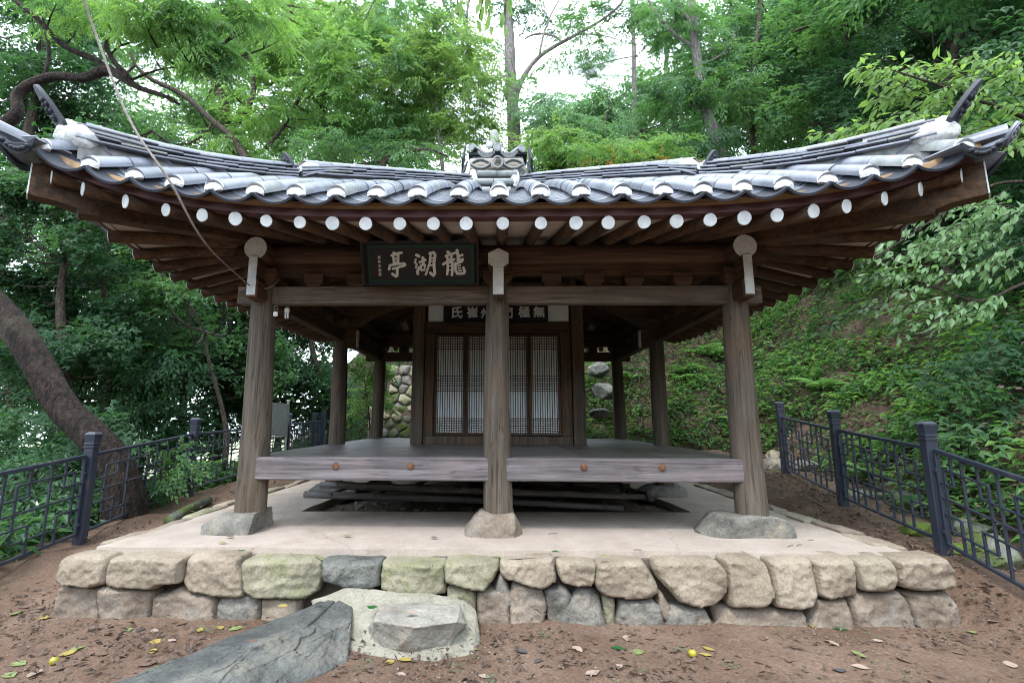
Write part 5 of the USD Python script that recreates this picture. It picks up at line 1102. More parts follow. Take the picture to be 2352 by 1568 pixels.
# the leaning tree at the left, its limbs over the roof corner
Y1 = 1.35
tree('leaning_tree', 'thick reddish barked trunk leaning left behind the left fence, its limbs over the roof corner',
     [(292, 1135, Y1+.1, 0.211), (279, 1090, Y1+.05, 0.198), (241, 1026, Y1, 0.189), (178, 972, Y1, 0.185), (122, 900, Y1, 0.180), (76, 815, Y1, 0.185), (12, 728, Y1, 0.189), (-70, 640, Y1, 0.185), (-140, 520, Y1+.2, 0.167), (-150, 380, Y1+.3, 0.150)],
     [[(-150, 380, Y1+.3, 0.122), (-60, 320, Y1+.3, 0.106), (10, 285, Y1+.3, 0.087), (41, 253, Y1+.3, 0.080), (38, 224, Y1+.3, 0.076), (54, 204, Y1+.3, 0.072), (90, 185, Y1+.3, 0.068), (140, 175, Y1+.3, 0.065), (196, 178, Y1+.3, 0.065), (240, 163, Y1+.3, 0.076), (290, 183, Y1+.3, 0.065), (320, 202, Y1+.3, 0.046), (370, 218, Y1+.3, 0.034), (413, 241, Y1+.4, 0.023)],
      [(240, 165, Y1+.3, 0.053), (210, 133, Y1+.3, 0.046), (150, 108, Y1+.2, 0.042), (105, 63, Y1+.1, 0.038), (31, 0, Y1, 0.034), (-40, -60, Y1, 0.030)],
      [(300, 185, Y1+.3, 0.046), (278, 160, Y1+.3, 0.042), (254, 130, Y1+.3, 0.038), (249, 92, Y1+.3, 0.038), (270, 72, Y1+.3, 0.036), (266, 0, Y1+.2, 0.034), (262, -70, Y1, 0.030)],
      [(100, 180, Y1+.3, 0.030), (112, 135, Y1+.3, 0.027), (108, 85, Y1+.4, 0.023), (95, 20, Y1+.5, 0.023)],
      [(300, 185, Y1+.3, 0.019), (350, 165, Y1+.3, 0.015), (400, 155, Y1+.2, 0.011), (455, 152, Y1+.2, 0.008)],
      [(254, 128, Y1+.3, 0.015), (300, 98, Y1+.2, 0.012), (345, 85, Y1+.2, 0.009), (375, 55, Y1+.1, 0.006)]],
     [(330, 30, .9, .55), (420, 50, 1.1, .5), (385, 10, .9, .5), (470, 90, 1.3, .42), (520, 30, 1.5, .5), (300, 75, 1.3, .4), (440, 130, 1.3, .35), (500, 150, 1.4, .3), (560, 75, 1.8, .4), (590, 20, 1.8, .45), (230, 30, 1.2, .45), (180, 60, 1.6, .4), (70, 30, 1.8, .5), (350, 110, 1.4, .3), (130, 10, 1.3, .4), (475, 165, 1.5, .25), (640, 95, 2.4, .35)],
     'bright', 'pinnate', 'bark_red', dens=.42, size=.72, seed=1, flat=.6)
tree('dark_tree', 'dark dense tree above the left roof corner at the photo edge', [(20, 500, 7, .16), (60, 330, 7, .13), (90, 180, 7, .1), (100, 60, 7, .07)], [],
     fill(-40, 40, 240, 420, 75, 6, 9, .8, 1.15, 2), 'deep', 'maple', 'bark', .7, 1.1, 2)
tree('bent_tree', 'slender dark tree bending right above the left hip ridge', [(560, 360, 8.5, .12), (530, 312, 8.5, .10), (490, 280, 8.5, .09), (413, 213, 8.5, .085), (340, 178, 8.4, .06), (300, 120, 8.2, .04)],
     [[(490, 280, 8.5, .04), (430, 330, 8.4, .03), (350, 300, 8.4, .02)]], fill(270, 250, 520, 400, 70, 8, 11, .7, 1.0, 3), 'mid', 'maple', 'bark', .6, 1.1, 3)
tree('zelkova_tree', 'large bright green tree with forked dark trunk behind the left half of the roof',
     [(548, 400, 10, .20), (532, 345, 10, .19), (520, 300, 10, .18), (516, 245, 10, .17), (500, 200, 10, .14), (470, 120, 10, .11), (455, 40, 9.8, .08)],
     [[(520, 300, 10, .09), (570, 250, 9.8, .08), (583, 200, 9.7, .08), (560, 110, 9.6, .08), (575, 40, 9.6, .07), (600, 5, 9.6, .06)], [(575, 35, 9.6, .05), (630, 8, 9.5, .05), (650, 50, 9.5, .05), (672, 90, 9.5, .04)], [(560, 370, 10, .09), (620, 330, 9.6, .06), (690, 220, 9.5, .05), (710, 180, 9.4, .03)]],
     fill(480, 40, 1000, 380, 88, 8.5, 12, .85, 1.25, 4)+fill(560, 20, 960, 330, 150, 12, 15, 1.0, 1.4, 41), 'bright', 'elm', 'bark', .6, 1.1, 4)
tree('dark_understory_tree', 'shaded tree with spreading limb left of the roof finial', [(890, 420, 9, .10), (880, 372, 9, .09), (930, 348, 9, .08), (985, 345, 9, .05), (1030, 360, 9, .03)],
     [[(880, 372, 9, .05), (830, 378, 9, .04), (790, 390, 9, .03)]], fill(700, 330, 980, 385, 80, 8, 9.5, .5, .75, 5), 'mid', 'elm', 'bark', .8, 1.0, 5)
tree('young_tree', 'young yellow green tree right behind the roof finial, left of the tall trunk', [(1020, 420, 10, .07), (1010, 330, 10, .06), (1000, 230, 10, .05), (1005, 150, 10, .03)], [],
     fill(930, 110, 1100, 380, 68, 9.5, 11.5, .6, .9, 6), 'lime', 'elm', 'bark_grey', .9, 1.05, 6)
tree('tall_oak', 'tall grey forked trunk rising behind the roof finial against the white sky',
     [(1180, 300, 12, .26), (1178, 250, 12, .235), (1172, 150, 12, .22), (1168, 60, 12, .19), (1160, -40, 12, .15)],
     [[(1182, 240, 12, .13), (1196, 190, 12, .11), (1240, 130, 11.8, .08), (1290, 98, 11.6, .07), (1360, 60, 11.4, .055), (1425, 10, 11.2, .045), (1450, -40, 11, .04)], [(1290, 98, 11.6, .05), (1262, 80, 11.8, .045), (1225, 80, 12, .04), (1205, 90, 12, .03)],
      [(1240, 125, 11.8, .045), (1255, 60, 11.8, .035), (1285, 0, 11.8, .03)], [(1080, 130, 13, .07), (1072, 40, 13, .06), (1085, -30, 13, .05)], [(1065, 105, 13.4, .06), (1040, 50, 13.4, .05), (1010, -10, 13.4, .04)], [(1325, 80, 11.5, .03), (1385, 82, 11.4, .025), (1430, 96, 11.3, .015)], [(1180, 160, 12, .05), (1150, 180, 11.6, .04), (1100, 200, 11.4, .02)]],
     [(1110, 95, 12.5, .6), (1215, 45, 12.5, .7), (1330, 25, 12, .7), (1330, 110, 11.6, .55), (1400, 120, 11.6, .5), (1280, 145, 11.8, .45), (1190, 10, 12, .7), (1150, 190, 11.5, .5), (1120, 160, 12, .5), (1440, 20, 11.4, .7), (1040, 60, 13.4, .8), (1010, 10, 13.4, .8), (1360, 60, 11.8, .5), (1480, 45, 11.6, .6), (1290, 60, 12, .45)], 'mid', 'elm', 'bark_grey', .62, 1.1, 7)
tree('bushy_sapling', 'pale bushy saplings between the finial and the thin pine trunk', [(1390, 420, 11, .06), (1385, 330, 11, .05), (1400, 240, 11, .03)], [[(1390, 360, 11, .03), (1470, 300, 11, .02)], [(1390, 370, 11, .03), (1300, 320, 11, .02)]],
     fill(1250, 250, 1570, 390, 78, 10, 13, .7, 1.0, 8), 'pale', 'elm', 'bark', .85, 1.2, 8)
tree('flowering_bush', 'yellow green bush with some orange leaves just above the right hip ridge', [(1400, 420, 8, .04), (1410, 370, 8, .03), (1420, 330, 8, .02)], [[(1400, 400, 8, .02), (1500, 360, 8, .015)], [(1400, 410, 8, .02), (1300, 370, 8, .015)]],
     fill(1235, 345, 1560, 400, 52, 7.2, 9, .42, .62, 9, False), 'lime', 'elm', 'bark', 1.1, .8, 9)
tree('orange_sapling', 'sapling with a few orange leaves behind the right hip ridge', [(1450, 400, 7.6, .015), (1455, 370, 7.6, .01), (1460, 340, 7.6, .006)], [], [(1440, 352, 7.6, .3), (1500, 372, 7.6, .3), (1390, 372, 7.6, .25)], 'autumn', 'elm', 'bark', .35, .7, 10)
tree('pine_tree', 'thin straight pine trunk right of the finial with needle tufts', [(1457, 320, 15, .10), (1457, 220, 15, .11), (1456, 120, 15, .10), (1452, 20, 15, .09), (1450, -60, 15, .08)], [[(1456, 130, 15, .03), (1370, 150, 15, .02), (1330, 165, 15, .01)]],
     [(1365, 180, 15, .6), (1330, 165, 15, .5), (1400, 150, 15, .5), (1520, 120, 15, .6), (1480, 60, 15, .7), (1560, 70, 15, .6)], 'pale', 'pine', 'bark_grey', 1.6, 1.3, 11)
tree('grey_trunk_tree', 'grey trunked tree with leaning trunk above the right mid ridge tile', [(1650, 330, 10, .19), (1635, 290, 10, .17), (1615, 210, 10, .15), (1598, 110, 10, .14), (1592, 40, 10, .13), (1585, -60, 10, .11)],
     [[(1598, 110, 10, .06), (1545, 75, 10, .055), (1500, 20, 10, .05), (1480, -30, 10, .04)], [(1592, 60, 10, .06), (1560, 10, 10, .05), (1540, -40, 10, .04)], [(1600, 150, 10, .04), (1650, 130, 10, .03), (1690, 80, 10, .02)]],
     fill(1560, 30, 1720, 330, 90, 9, 12, .75, 1.05, 12)+[(1550, 40, 10, .7), (1500, 20, 10.5, .7)], 'mid', 'elm', 'bark_grey', .6, 1.1, 12)
tree('thin_trunk_tree', 'slim tree between the two grey trunks behind the right roof slope', [(1730, 340, 11, .09), (1725, 230, 11, .08), (1735, 110, 11, .07), (1745, 0, 11, .06)], [], fill(1680, 60, 1790, 330, 95, 10, 13, .8, 1.1, 13), 'mid', 'elm', 'bark', .6, 1.15, 13)
tree('dark_trunk_tree', 'dark twisted trunk tree on the slope behind the right hip ridge', [(1905, 330, 8, .13), (1915, 280, 8, .12), (1935, 200, 8, .11), (1948, 120, 8, .10), (1940, 60, 8, .09), (1930, -40, 8, .08)],
     [[(1945, 90, 8, .07), (1990, 50, 8, .06), (2025, 10, 8, .05), (2050, -40, 8, .04)], [(1945, 75, 8, .04), (1880, 60, 8, .04), (1820, 75, 8, .03)]], fill(1800, 40, 2020, 330, 85, 7, 10, .65, .95, 14), 'mid', 'maple', 'bark', .75, 1.05, 14)
tree('back_trunk', 'straight dark trunk left of the twisted trunk on the slope', [(1880, 330, 10, .12), (1872, 180, 10, .11), (1866, 60, 10, .10), (1862, -40, 10, .09)], [], fill(1800, 60, 1900, 260, 95, 11, 13, .9, 1.1, 15), 'deep', 'elm', 'bark', .9, 1.2, 15)
tree('shaded_tree', 'shaded tree filling the upper right corner', [(2150, 420, 8, .12), (2160, 250, 8, .11), (2180, 100, 8, .09), (2190, -20, 8, .07)], [[(2160, 200, 8, .05), (2240, 90, 8, .04), (2310, 40, 8, .03)]], fill(2010, 10, 2400, 260, 92, 7, 10, .8, 1.1, 16), 'deep', 'maple', 'bark', .95, 1.15, 16)
tree('slope_tree', 'dark tree on the hillside behind the right roof corner', [(2250, 560, 6.5, .11), (2240, 430, 6.5, .10), (2220, 320, 6.5, .07)], [], fill(1950, 300, 2400, 470, 85, 5.5, 8, .6, .85, 17), 'deep', 'maple', 'bark', 1.0, 1.0, 17)
tree('far_tree', 'hazy pale tree far behind in the bright gap', [(1520, 420, 24, .2), (1525, 250, 24, .18), (1530, 120, 24, .12)], [], fill(1290, 210, 1660, 380, 60, 20, 28, 1.3, 2.0, 18), 'pale', 'elm', 'bark_grey', .8, 2.0, 18)
tree('far_tree', 'tall far tree behind the left crowns', [(800, 420, 22, .2), (790, 250, 22, .18), (780, 80, 22, .12)], [], fill(250, 60, 1010, 400, 95, 17, 24, 1.6, 2.3, 19), 'mid', 'elm', 'bark_grey', .42, 1.8, 19)
tree('far_tree', 'tall far tree behind the right crowns', [(1900, 420, 20, .2), (1890, 250, 20, .18), (1880, 80, 20, .12)], [], fill(1640, 30, 2400, 420, 95, 14, 20, 1.4, 2.0, 20), 'mid', 'elm', 'bark_grey', .5, 1.8, 20)
tree('edge_tree', 'dark spreading tree on the slope beyond the right photo edge', [(2480, 700, 3.2, .15), (2470, 500, 3.2, .13), (2440, 300, 3.2, .10), (2400, 150, 3.2, .07)], [], fill(2060, 330, 2560, 560, 90, 4.0, 5.6, .55, .8, 52, False)+fill(2380, -100, 2800, 700, 120, 1.5, 4.5, .8, 1.1, 53, False), 'deep', 'maple', 'bark', .85, 1.05, 52)
tree('edge_tree', 'tree whose crown shades the slope above the right roof corner', [(2150, 420, 5, .12), (2200, 100, 5, .10), (2230, -150, 5, .08)], [], fill(2020, -420, 2800, -40, 150, 2.5, 7, 1.1, 1.5, 54, False), 'mid', 'elm', 'bark', .3, 1.3, 54)
# left understorey below the eave
def under(label, trunk, blobs, leaf_, kind, seed, dens=1., size=1., bark='bark', name='understory_tree'): tree(name, label, trunk, [], blobs, leaf_, kind, bark, dens, size, seed)
under('dim tree below the left eave at the photo edge', [(150, 900, 4, .09), (140, 750, 4, .08), (150, 600, 4, .06)], fill(-20, 450, 270, 900, 82, 3.2, 5, .42, .6, 30, False), 'deep', 'maple', 30, 1.0, .9)
under('slim tree below the left eave, right of the leaning trunk', [(240, 960, 6, .09), (250, 800, 6, .08), (240, 650, 6, .07), (260, 520, 6, .05)], fill(130, 440, 420, 860, 85, 5, 7, .5, .72, 31), 'mid', 'maple', 31, .9, 1.0)
under('slim grey tree left of the pavilion with low branches', [(420, 1000, 7, .09), (415, 850, 7, .08), (395, 700, 7, .07), (400, 560, 7, .05)], fill(330, 560, 590, 900, 82, 6, 8.5, .5, .75, 32), 'mid', 'maple', 32, .9, 1.0)
under('leaning young tree behind the left column', [(640, 960, 9, .10), (600, 850, 9, .09), (555, 760, 9, .08), (530, 690, 9, .07)], fill(420, 640, 600, 960, 85, 8, 10, .6, .85, 33), 'deep', 'maple', 33, .95, 1.1)
under('dark tree seen between the left columns with a slanting trunk', [(760, 950, 10, .10), (740, 880, 10, .09), (715, 790, 10, .08), (700, 700, 10, .07)], fill(620, 740, 770, 940, 70, 9.5, 12, .6, .85, 34, False), 'deep', 'maple', 34, 1.0, 1.1)
under('far thicket low on the left slope', [(120, 1000, 10, .1), (110, 850, 10, .09), (100, 700, 10, .08)], fill(-30, 480, 520, 860, 110, 9.5, 13, .9, 1.2, 35), 'deep', 'elm', 35, .75, 1.4)
under('far dark thicket low behind the leaning trunk', [(330, 1000, 12, .1), (330, 880, 12, .09), (330, 700, 12, .07)], fill(-60, 780, 760, 1010, 88, 9, 14, .8, 1.1, 41), 'deep', 'maple', 41, .8, 1.4)
under('far undergrowth down the left slope by the photo edge', [(20, 1080, 7, .05), (20, 1000, 7, .04), (20, 900, 7, .03)], fill(-60, 860, 420, 1060, 80, 5, 8, .5, .7, 42), 'deep', 'elm', 42, .8, 1.0)
under('dark undergrowth on the slope below the nearest left fence panel', [(60, 1180, 3, .03), (60, 1140, 3, .02), (60, 1100, 3, .015)], fill(-60, 1030, 300, 1180, 80, 2.0, 3.5, .3, .45, 43, False), 'deep', 'maple', 43, .8, .8, name='shrub')
under('bright bush beside the rear left column', [(850, 1000, 6.6, .02), (845, 930, 6.6, .015), (838, 880, 6.6, .01)], [(835, 860, 6.4, .42), (830, 920, 6.8, .38), (850, 840, 6.5, .3)], 'bright', 'elm', 36, .9, .7, name='bush')
under('dark tree above the left fence, left of the notice board', [(520, 1010, 5, .05), (500, 900, 5, .04), (470, 760, 5, .03)], [(470, 640, 3.2, .35), (520, 620, 3.2, .3), (430, 665, 3.3, .35), (330, 560, 3.4, .35), (390, 540, 3.5, .4)], 'mid', 'maple', 37, 1.1, .8)
under('green shrub leaning over the left fence', [(330, 1110, 1.9, .02), (340, 1070, 1.9, .015), (345, 1040, 1.9, .01)], [(350, 1085, 1.9, .15), (385, 1075, 1.9, .14), (315, 1100, 1.9, .14), (410, 1090, 2.1, .14)], 'mid', 'elm', 38, 1.2, .6, name='shrub')
under('low shrub outside the nearest left fence panel', [(60, 1240, 1.1, .02), (60, 1210, 1.1, .015), (60, 1180, 1.1, .01)], [(40, 1180, 1.0, .25), (100, 1150, 1.2, .28), (20, 1090, 1.2, .3), (140, 1190, 1.1, .22), (60, 1225, .9, .2)], 'deep', 'elm', 39, 1.2, .65, name='shrub')
under('shrub behind the right fence at the photo edge', [(2330, 1100, 1.2, .03), (2320, 980, 1.2, .02), (2330, 900, 1.2, .015)], [(2310, 900, 1.2, .35), (2260, 960, 1.2, .3), (2330, 1010, 1.0, .32), (2230, 1060, .8, .22), (2200, 900, 1.8, .3), (2340, 820, 1.4, .35)], 'mid', 'maple', 40, 1.1, .8, name='shrub')
print('leaf sprays', NI[0])

# ------------------------------------------------------------------ near branches with large leaves
def leafy(t, stems, bark, LM, L_, seed, limit=300):
    q = np.random.default_rng(seed); lv = []
    for (pts, nn) in stems:
        c = curve(np.array([aty(*p) for p in pts]), 40); T = np.gradient(c, axis=0); T /= np.linalg.norm(T, axis=1)[:, None]
        nn = int(nn*1.9)
        for i in range(nn):
            k = int(3+36*i/nn); sd = 1 if i % 2 else -1; d = T[k]*.7+np.cross(T[k], [0, 0, 1])*sd*q.uniform(.1, 1.1)+[0, 0, q.uniform(-1.0, .15)]+q.normal(0, .25, 3)
            d /= np.linalg.norm(d); l = L_*q.uniform(.7, 1.2); s = np.cross(d, [q.normal(0, .45), -.8+q.normal(0, .5), .9]); s /= np.linalg.norm(s); u = np.cross(s, d); p = c[k]+T[k]*q.normal(0, .03)+d*.012+q.normal(0, .022, 3)
            rows = [(0, 0), (.2, .30), (.45, .5), (.7, .36), (.88, .14), (1, 0)]; v = []; f = []
            dr = q.uniform(.1, .5)
            for a, b in rows: m = p+d*l*a-u*dr*l*a*a*.6; v += [m-s*b*l*.36+u*b*l*.12, m, m+s*b*l*.36+u*b*l*.12]
            for r in range(5):
                for j in (0, 1): A = r*3+j; f += [(A, A+1, A+4), (A, A+4, A+3)]
            lv.append((np.array(v), np.array(f)))
    lv.sort(key=lambda m: np.linalg.norm(m[0].mean(0)-C))
    for m in lv[:limit]: obj('leaf', m, LM, t, smooth=True)
    if lv[limit:]: obj('foliage', cat(lv[limit:]), LM, t, kind='stuff', smooth=True)
def limb(pts): a = np.array([np.r_[aty(p[0], p[1], p[2]), p[3]] for p in pts]); c = curve(a, 24); return tube(c[:, :3], np.maximum(c[:, 3], .003), 8, wob=.08)
ch = thing('cherry_tree', 'tree at the right edge with large bright leaves hanging over the roof corner', 'tree', (0, 0, 0))
tr = np.array([9.2, 1.4, float(terrain(9.2, 1.4))-.2]); tt = np.array([8.6, 1.0, 6.9])
cm = [tube(curve([tr, (tr+tt)/2+[.15, 0, 0], tt], 16), np.linspace(.16, .09, 16), 12, wob=.1)]
B1 = [(2600, 330, 1.0, .05), (2440, 360, .8, .04), (2352, 350, .7, .033), (2260, 325, .6, .026), (2110, 320, .5, .02), (2040, 335, .4, .012), (1980, 300, .4, .006)]
B2 = [(2560, 300, .9, .05), (2420, 290, .6, .035), (2300, 250, .3, .022), (2180, 205, .1, .016), (2060, 165, 0, .008)]
B3 = [(2600, 600, .8, .04), (2440, 640, .5, .03), (2340, 655, .3, .018), (2240, 690, .1, .010), (2150, 660, 0, .008), (2090, 640, 0, .006)]
B4 = [(2560, 480, .9, .04), (2420, 430, .6, .03), (2300, 420, .4, .018), (2180, 480, .2, .012), (2060, 560, .1, .009), (1960, 630, .1, .006)]
cm += [limb(b) for b in (B1, B2, B3, B4)]
st = []
for (x0, y0, x1, y1, y) in [(2110, 320, 1900, 300, .5), (2180, 330, 1960, 270, .5), (2260, 325, 2090, 260, .4), (2300, 300, 2150, 215, .4), (2060, 165, 1950, 165, .0), (2180, 205, 1980, 120, .1), (2240, 220, 2080, 125, .2), (2300, 250, 2150, 130, .2), (2360, 260, 2240, 140, .3), (2380, 240, 2290, 130, .3), (2300, 330, 2220, 260, .6), (2380, 330, 2300, 240, .6), (2140, 290, 2010, 215, .3), (2200, 260, 2060, 190, .2), (2050, 340, 1860, 300, .6), (2360, 200, 2300, 170, .2), (2230, 180, 2120, 150, .1), (2100, 210, 1965, 150, .1)]: st.append(([(x0, y0, y), ((x0+x1)/2, (y0+y1)/2-8, y), (x1, y1+6, y)], 17))
lo_ = []
for (x0, y0, x1, y1, y) in [(2180, 480, 2000, 560, .2), (2060, 560, 1880, 690, .1), (2120, 520, 1960, 600, .1), (2240, 450, 2100, 560, .2), (2320, 430, 2200, 540, .3), (2380, 450, 2280, 560, .3), (2360, 500, 2200, 600, .2), (2300, 520, 2130, 610, .1), (2150, 660, 2040, 690, 0), (2200, 680, 2030, 735, 0), (2240, 690, 2040, 780, 0), (2260, 690, 2150, 750, 0), (2300, 680, 2260, 720, 0), (2000, 600, 1900, 660, .1), (2340, 560, 2260, 640, .2), (2090, 640, 1990, 650, 0), (2240, 500, 2080, 600, .2), (2180, 540, 2010, 620, .1)]: lo_.append(([(x0, y0, y), ((x0+x1)/2, (y0+y1)/2-10, y), (x1, y1, y)], 15))
qr = np.random.default_rng(41)
for reg, n_, dst in (((1980, 110, 2352, 320), 30, st), ((2100, 430, 2352, 620), 17, lo_), ((1960, 560, 2240, 720), 12, lo_)):
    for _ in range(n_):
        x0, y0 = qr.uniform(reg[0], reg[2])+60, qr.uniform(reg[1], reg[3]); l = qr.uniform(90, 170); dy = qr.uniform(-.25, .9); y_ = qr.uniform(-.1, .6)
        dst.append(([(x0, y0, y_), (x0-l*.5, y0+l*dy*.35-8, y_-.03), (x0-l, y0+l*dy*.8, y_-.06)], 14))
cm += [limb([(a[0][0], a[0][1], a[0][2], .005), (a[1][0], a[1][1], a[1][2], .004), (a[2][0], a[2][1], a[2][2], .002)]) for a, _ in st+lo_]
for b in (B1, B2, B3, B4): e = aty(*b[0][:3]); cm.append(tube([tr+(tt-tr)*np.clip((e[2]-tr[2])/(tt-tr)[2], .2, .95)+[.1, 0, 0], e], [.06, b[0][3]], 8))
obj('trunk', cat(cm), M['bark'], ch, smooth=60)
leafy(ch, st, 'bark', L['lime'], .135, 5, 150)
leafy(ch, lo_, 'bark', L['glossy'], .112, 6, 150)
ov = thing('hanging_branch', 'large fresh green leaves hanging into the top edge above the finial', 'branch', (0, 0, 0))
hb = [[(1330, -260, -2.0, .02), (1200, -120, -1.9, .012), (1130, -40, -1.9, .008), (1100, 50, -1.9, .004)], [(1200, -120, -1.9, .01), (1170, -40, -1.9, .006), (1160, 55, -1.9, .003)], [(1130, -60, -1.9, .008), (1070, -30, -1.9, .005), (1050, 45, -1.9, .003)], [(1100, -80, -1.9, .008), (950, -60, -1.8, .006), (870, -10, -1.8, .004), (845, 35, -1.8, .003)], [(950, -60, -1.9, .008), (850, -50, -1.9, .005), (790, -5, -1.9, .003), (765, 28, -1.9, .002)], [(1120, -50, -1.9, .006), (1120, 0, -1.9, .004), (1128, 70, -1.9, .002)]]
obj('stem', cat([limb(b) for b in hb]), M['bark'], ov, smooth=60)
leafy(ov, [([p[:3] for p in b], n) for b, n in zip(hb, (11, 9, 8, 11, 10, 9))], 'bark', L['lime'], .10, 8)

# ------------------------------------------------------------------ ground cover, ferns, litter
def cover(name, n, region, kinds, mt, seed, smin, smax, thr=None, **t):
    q = np.random.default_rng(seed); x = q.uniform(region[0], region[1], n*3); y = q.uniform(region[2], region[3], n*3); keep = region[4](x, y)
    if thr is not None: keep &= meshkit.fbm(np.stack([x*.8, y*.8, x*0+seed], -1), 3, seed) > thr+q.normal(0, .06, n*3)
    x, y = x[keep][:n], y[keep][:n]; z = terrain(x, y); m = len(x)
    pr = [(s, mm) for k, mm in kinds for s in SPR[k]]
    return instancer(name, pr, np.stack([x, y, z], -1), quats(q.uniform(0, 6.28, m), q.normal(0, .2, m), q.normal(0, .2, m)), q.uniform(smin, smax, m), q.integers(0, len(pr), m), **t)
hill = lambda x, y: np.maximum(x-XF(y), y-YF(x)) > -.1
M['dead'] = leafmat('dead_leaves', (.06, .04, .03), (.25, .185, .145), (.08, .055, .04), tf=.08, rough=.8, spec=.2)
cover('hillside_undergrowth', 9500, (1.2, 12, -2.5, 13, lambda x, y: hill(x, y)), [('plant', L['mid']), ('plant', L['deep']), ('plant', L['bright']), ('tuft', L['mid'])], None, 3, .7, 2.1, .39, kind='stuff', label='low green plants covering the right hillside', category='undergrowth')
cover('hillside_leaf_litter', 5500, (1.2, 12, -2.5, 13, lambda x, y: hill(x, y)), [('litter', M['dead'])], None, 4, .8, 1.5, None, kind='stuff', label='dead leaves lying on the right hillside', category='leaf litter')
cover('slope_undergrowth', 6500, (-12, -4.62, -2.2, 12, lambda x, y: (x < -4.95-.1*np.clip(y, 0, 6)) & (x > -12.5)), [('plant', L['deep']), ('plant', L['mid']), ('tuft', L['mid'])], None, 5, 1.2, 2.8, .25, kind='stuff', label='dark green plants on the slope beyond the left fence', category='undergrowth')
cover('bank_undergrowth', 1800, (-7, 1.5, 8.6, 15, lambda x, y: (y > YF(x)-.2)), [('plant', L['mid']), ('plant', L['deep']), ('tuft', L['lime'])], None, 6, 1., 2., .4, kind='stuff', label='plants on the bank behind the pavilion', category='undergrowth')
flat_ = lambda x, y: (np.abs(x) > 3.75) | (y < -.95)
cover('soil_leaf_litter', 800, (-4.4, 4.2, -3.6, 4, lambda x, y: flat_(x, y) & ((np.abs(x) > 3.8) | (y > -2.6))), [('litter', M['dead'])], None, 7, .5, 1.05, .40, kind='stuff', label='small dead leaves scattered over the bare soil', category='leaf litter')
cover('pebbles', 330, (-4.4, 4.2, -3.6, 4, flat_), [('pebble', M['stone_warm']), ('pebble', M['stone_grey'])], None, 8, .4, .9, None, kind='stuff', label='small pebbles scattered over the soil', category='gravel')
cover('path_leaf_litter', 260, (3.7, 5.0, -1.8, 6, lambda x, y: x < XF(y)+.2), [('litter', M['dead'])], None, 9, .6, 1.1, None, kind='stuff', label='leaf litter along the right fence', category='leaf litter')
cover('seedlings', 46, (-3.2, 3.7, -2.0, -.97, lambda x, y: x == x), [('plant', L['pale'])], None, 10, .16, .34, None, kind='stuff', label='tiny seedlings sprouting in the bare soil', category='seedlings')
def frond(Lf, seed):
    q = np.random.default_rng(seed); out = []; n = 13
    for i in range(n):
        t = (i+1)/n; p = np.array([Lf*t, 0, Lf*(.55*t-.75*t*t)]); l = Lf*.30*math.sin(math.pi*(.15+.83*t))**.8
        for s in (-1, 1): out.append(leaf(p, (.35, s, -.2), l, l*.32, .3))
    return cat(out)
def fern(label, px, py, y, size, seed, n=9):
    p = aty(px, py, y); p[2] = max(p[2], float(terrain(p[0], p[1]))); q = np.random.default_rng(seed); t = thing('fern', label, 'fern', p)
    for k in range(n):
        a = k*2*math.pi/n+q.uniform(-.2, .2); v, f = frond(size*q.uniform(.8, 1.1), seed*10+k); ti = q.uniform(.1, .5); v = np.stack([v[:, 0]*math.cos(ti)-v[:, 2]*math.sin(ti), v[:, 1], v[:, 0]*math.sin(ti)+v[:, 2]*math.cos(ti)], 1)
        v = np.stack([v[:, 0]*math.cos(a)-v[:, 1]*math.sin(a), v[:, 0]*math.sin(a)+v[:, 1]*math.cos(a), v[:, 2]], 1); obj('frond', (v, f), L['fern'], t)
def hillhit(px, py):
    lo, hi = .5, 30.
    d = ray(px, py); ts = np.linspace(3, 26, 400); P = C+ts[:, None]*d; b = P[:, 2] < terrain(P[:, 0], P[:, 1]); return P[np.argmax(b)] if b.any() else C+9*d
for lab, px, py, sz, sd in (('large bright fern high on the bank left of the right front column', 1625, 815, .55, 1), ('fern between the two right columns, upper left', 1575, 855, .42, 2), ('fern at the middle height just left of the right front column', 1560, 870, .35, 3), ('small fern beside the rear right column', 1450, 870, .4, 4), ('fern low behind the middle right fence post', 2000, 1090, .35, 5), ('broad fern on the slope right of the right front column', 1890, 890, .45, 6), ('fern under the eave beside the hill rock', 1375, 845, .4, 7), ('fern higher up the slope above the rear fence post', 1820, 860, .35, 8), ('fern at the foot of the bank by the boulder', 1700, 975, .35, 9)):
    p = hillhit(px, py); fern(lab, px, py, p[1]-.12, sz*1.5, sd)
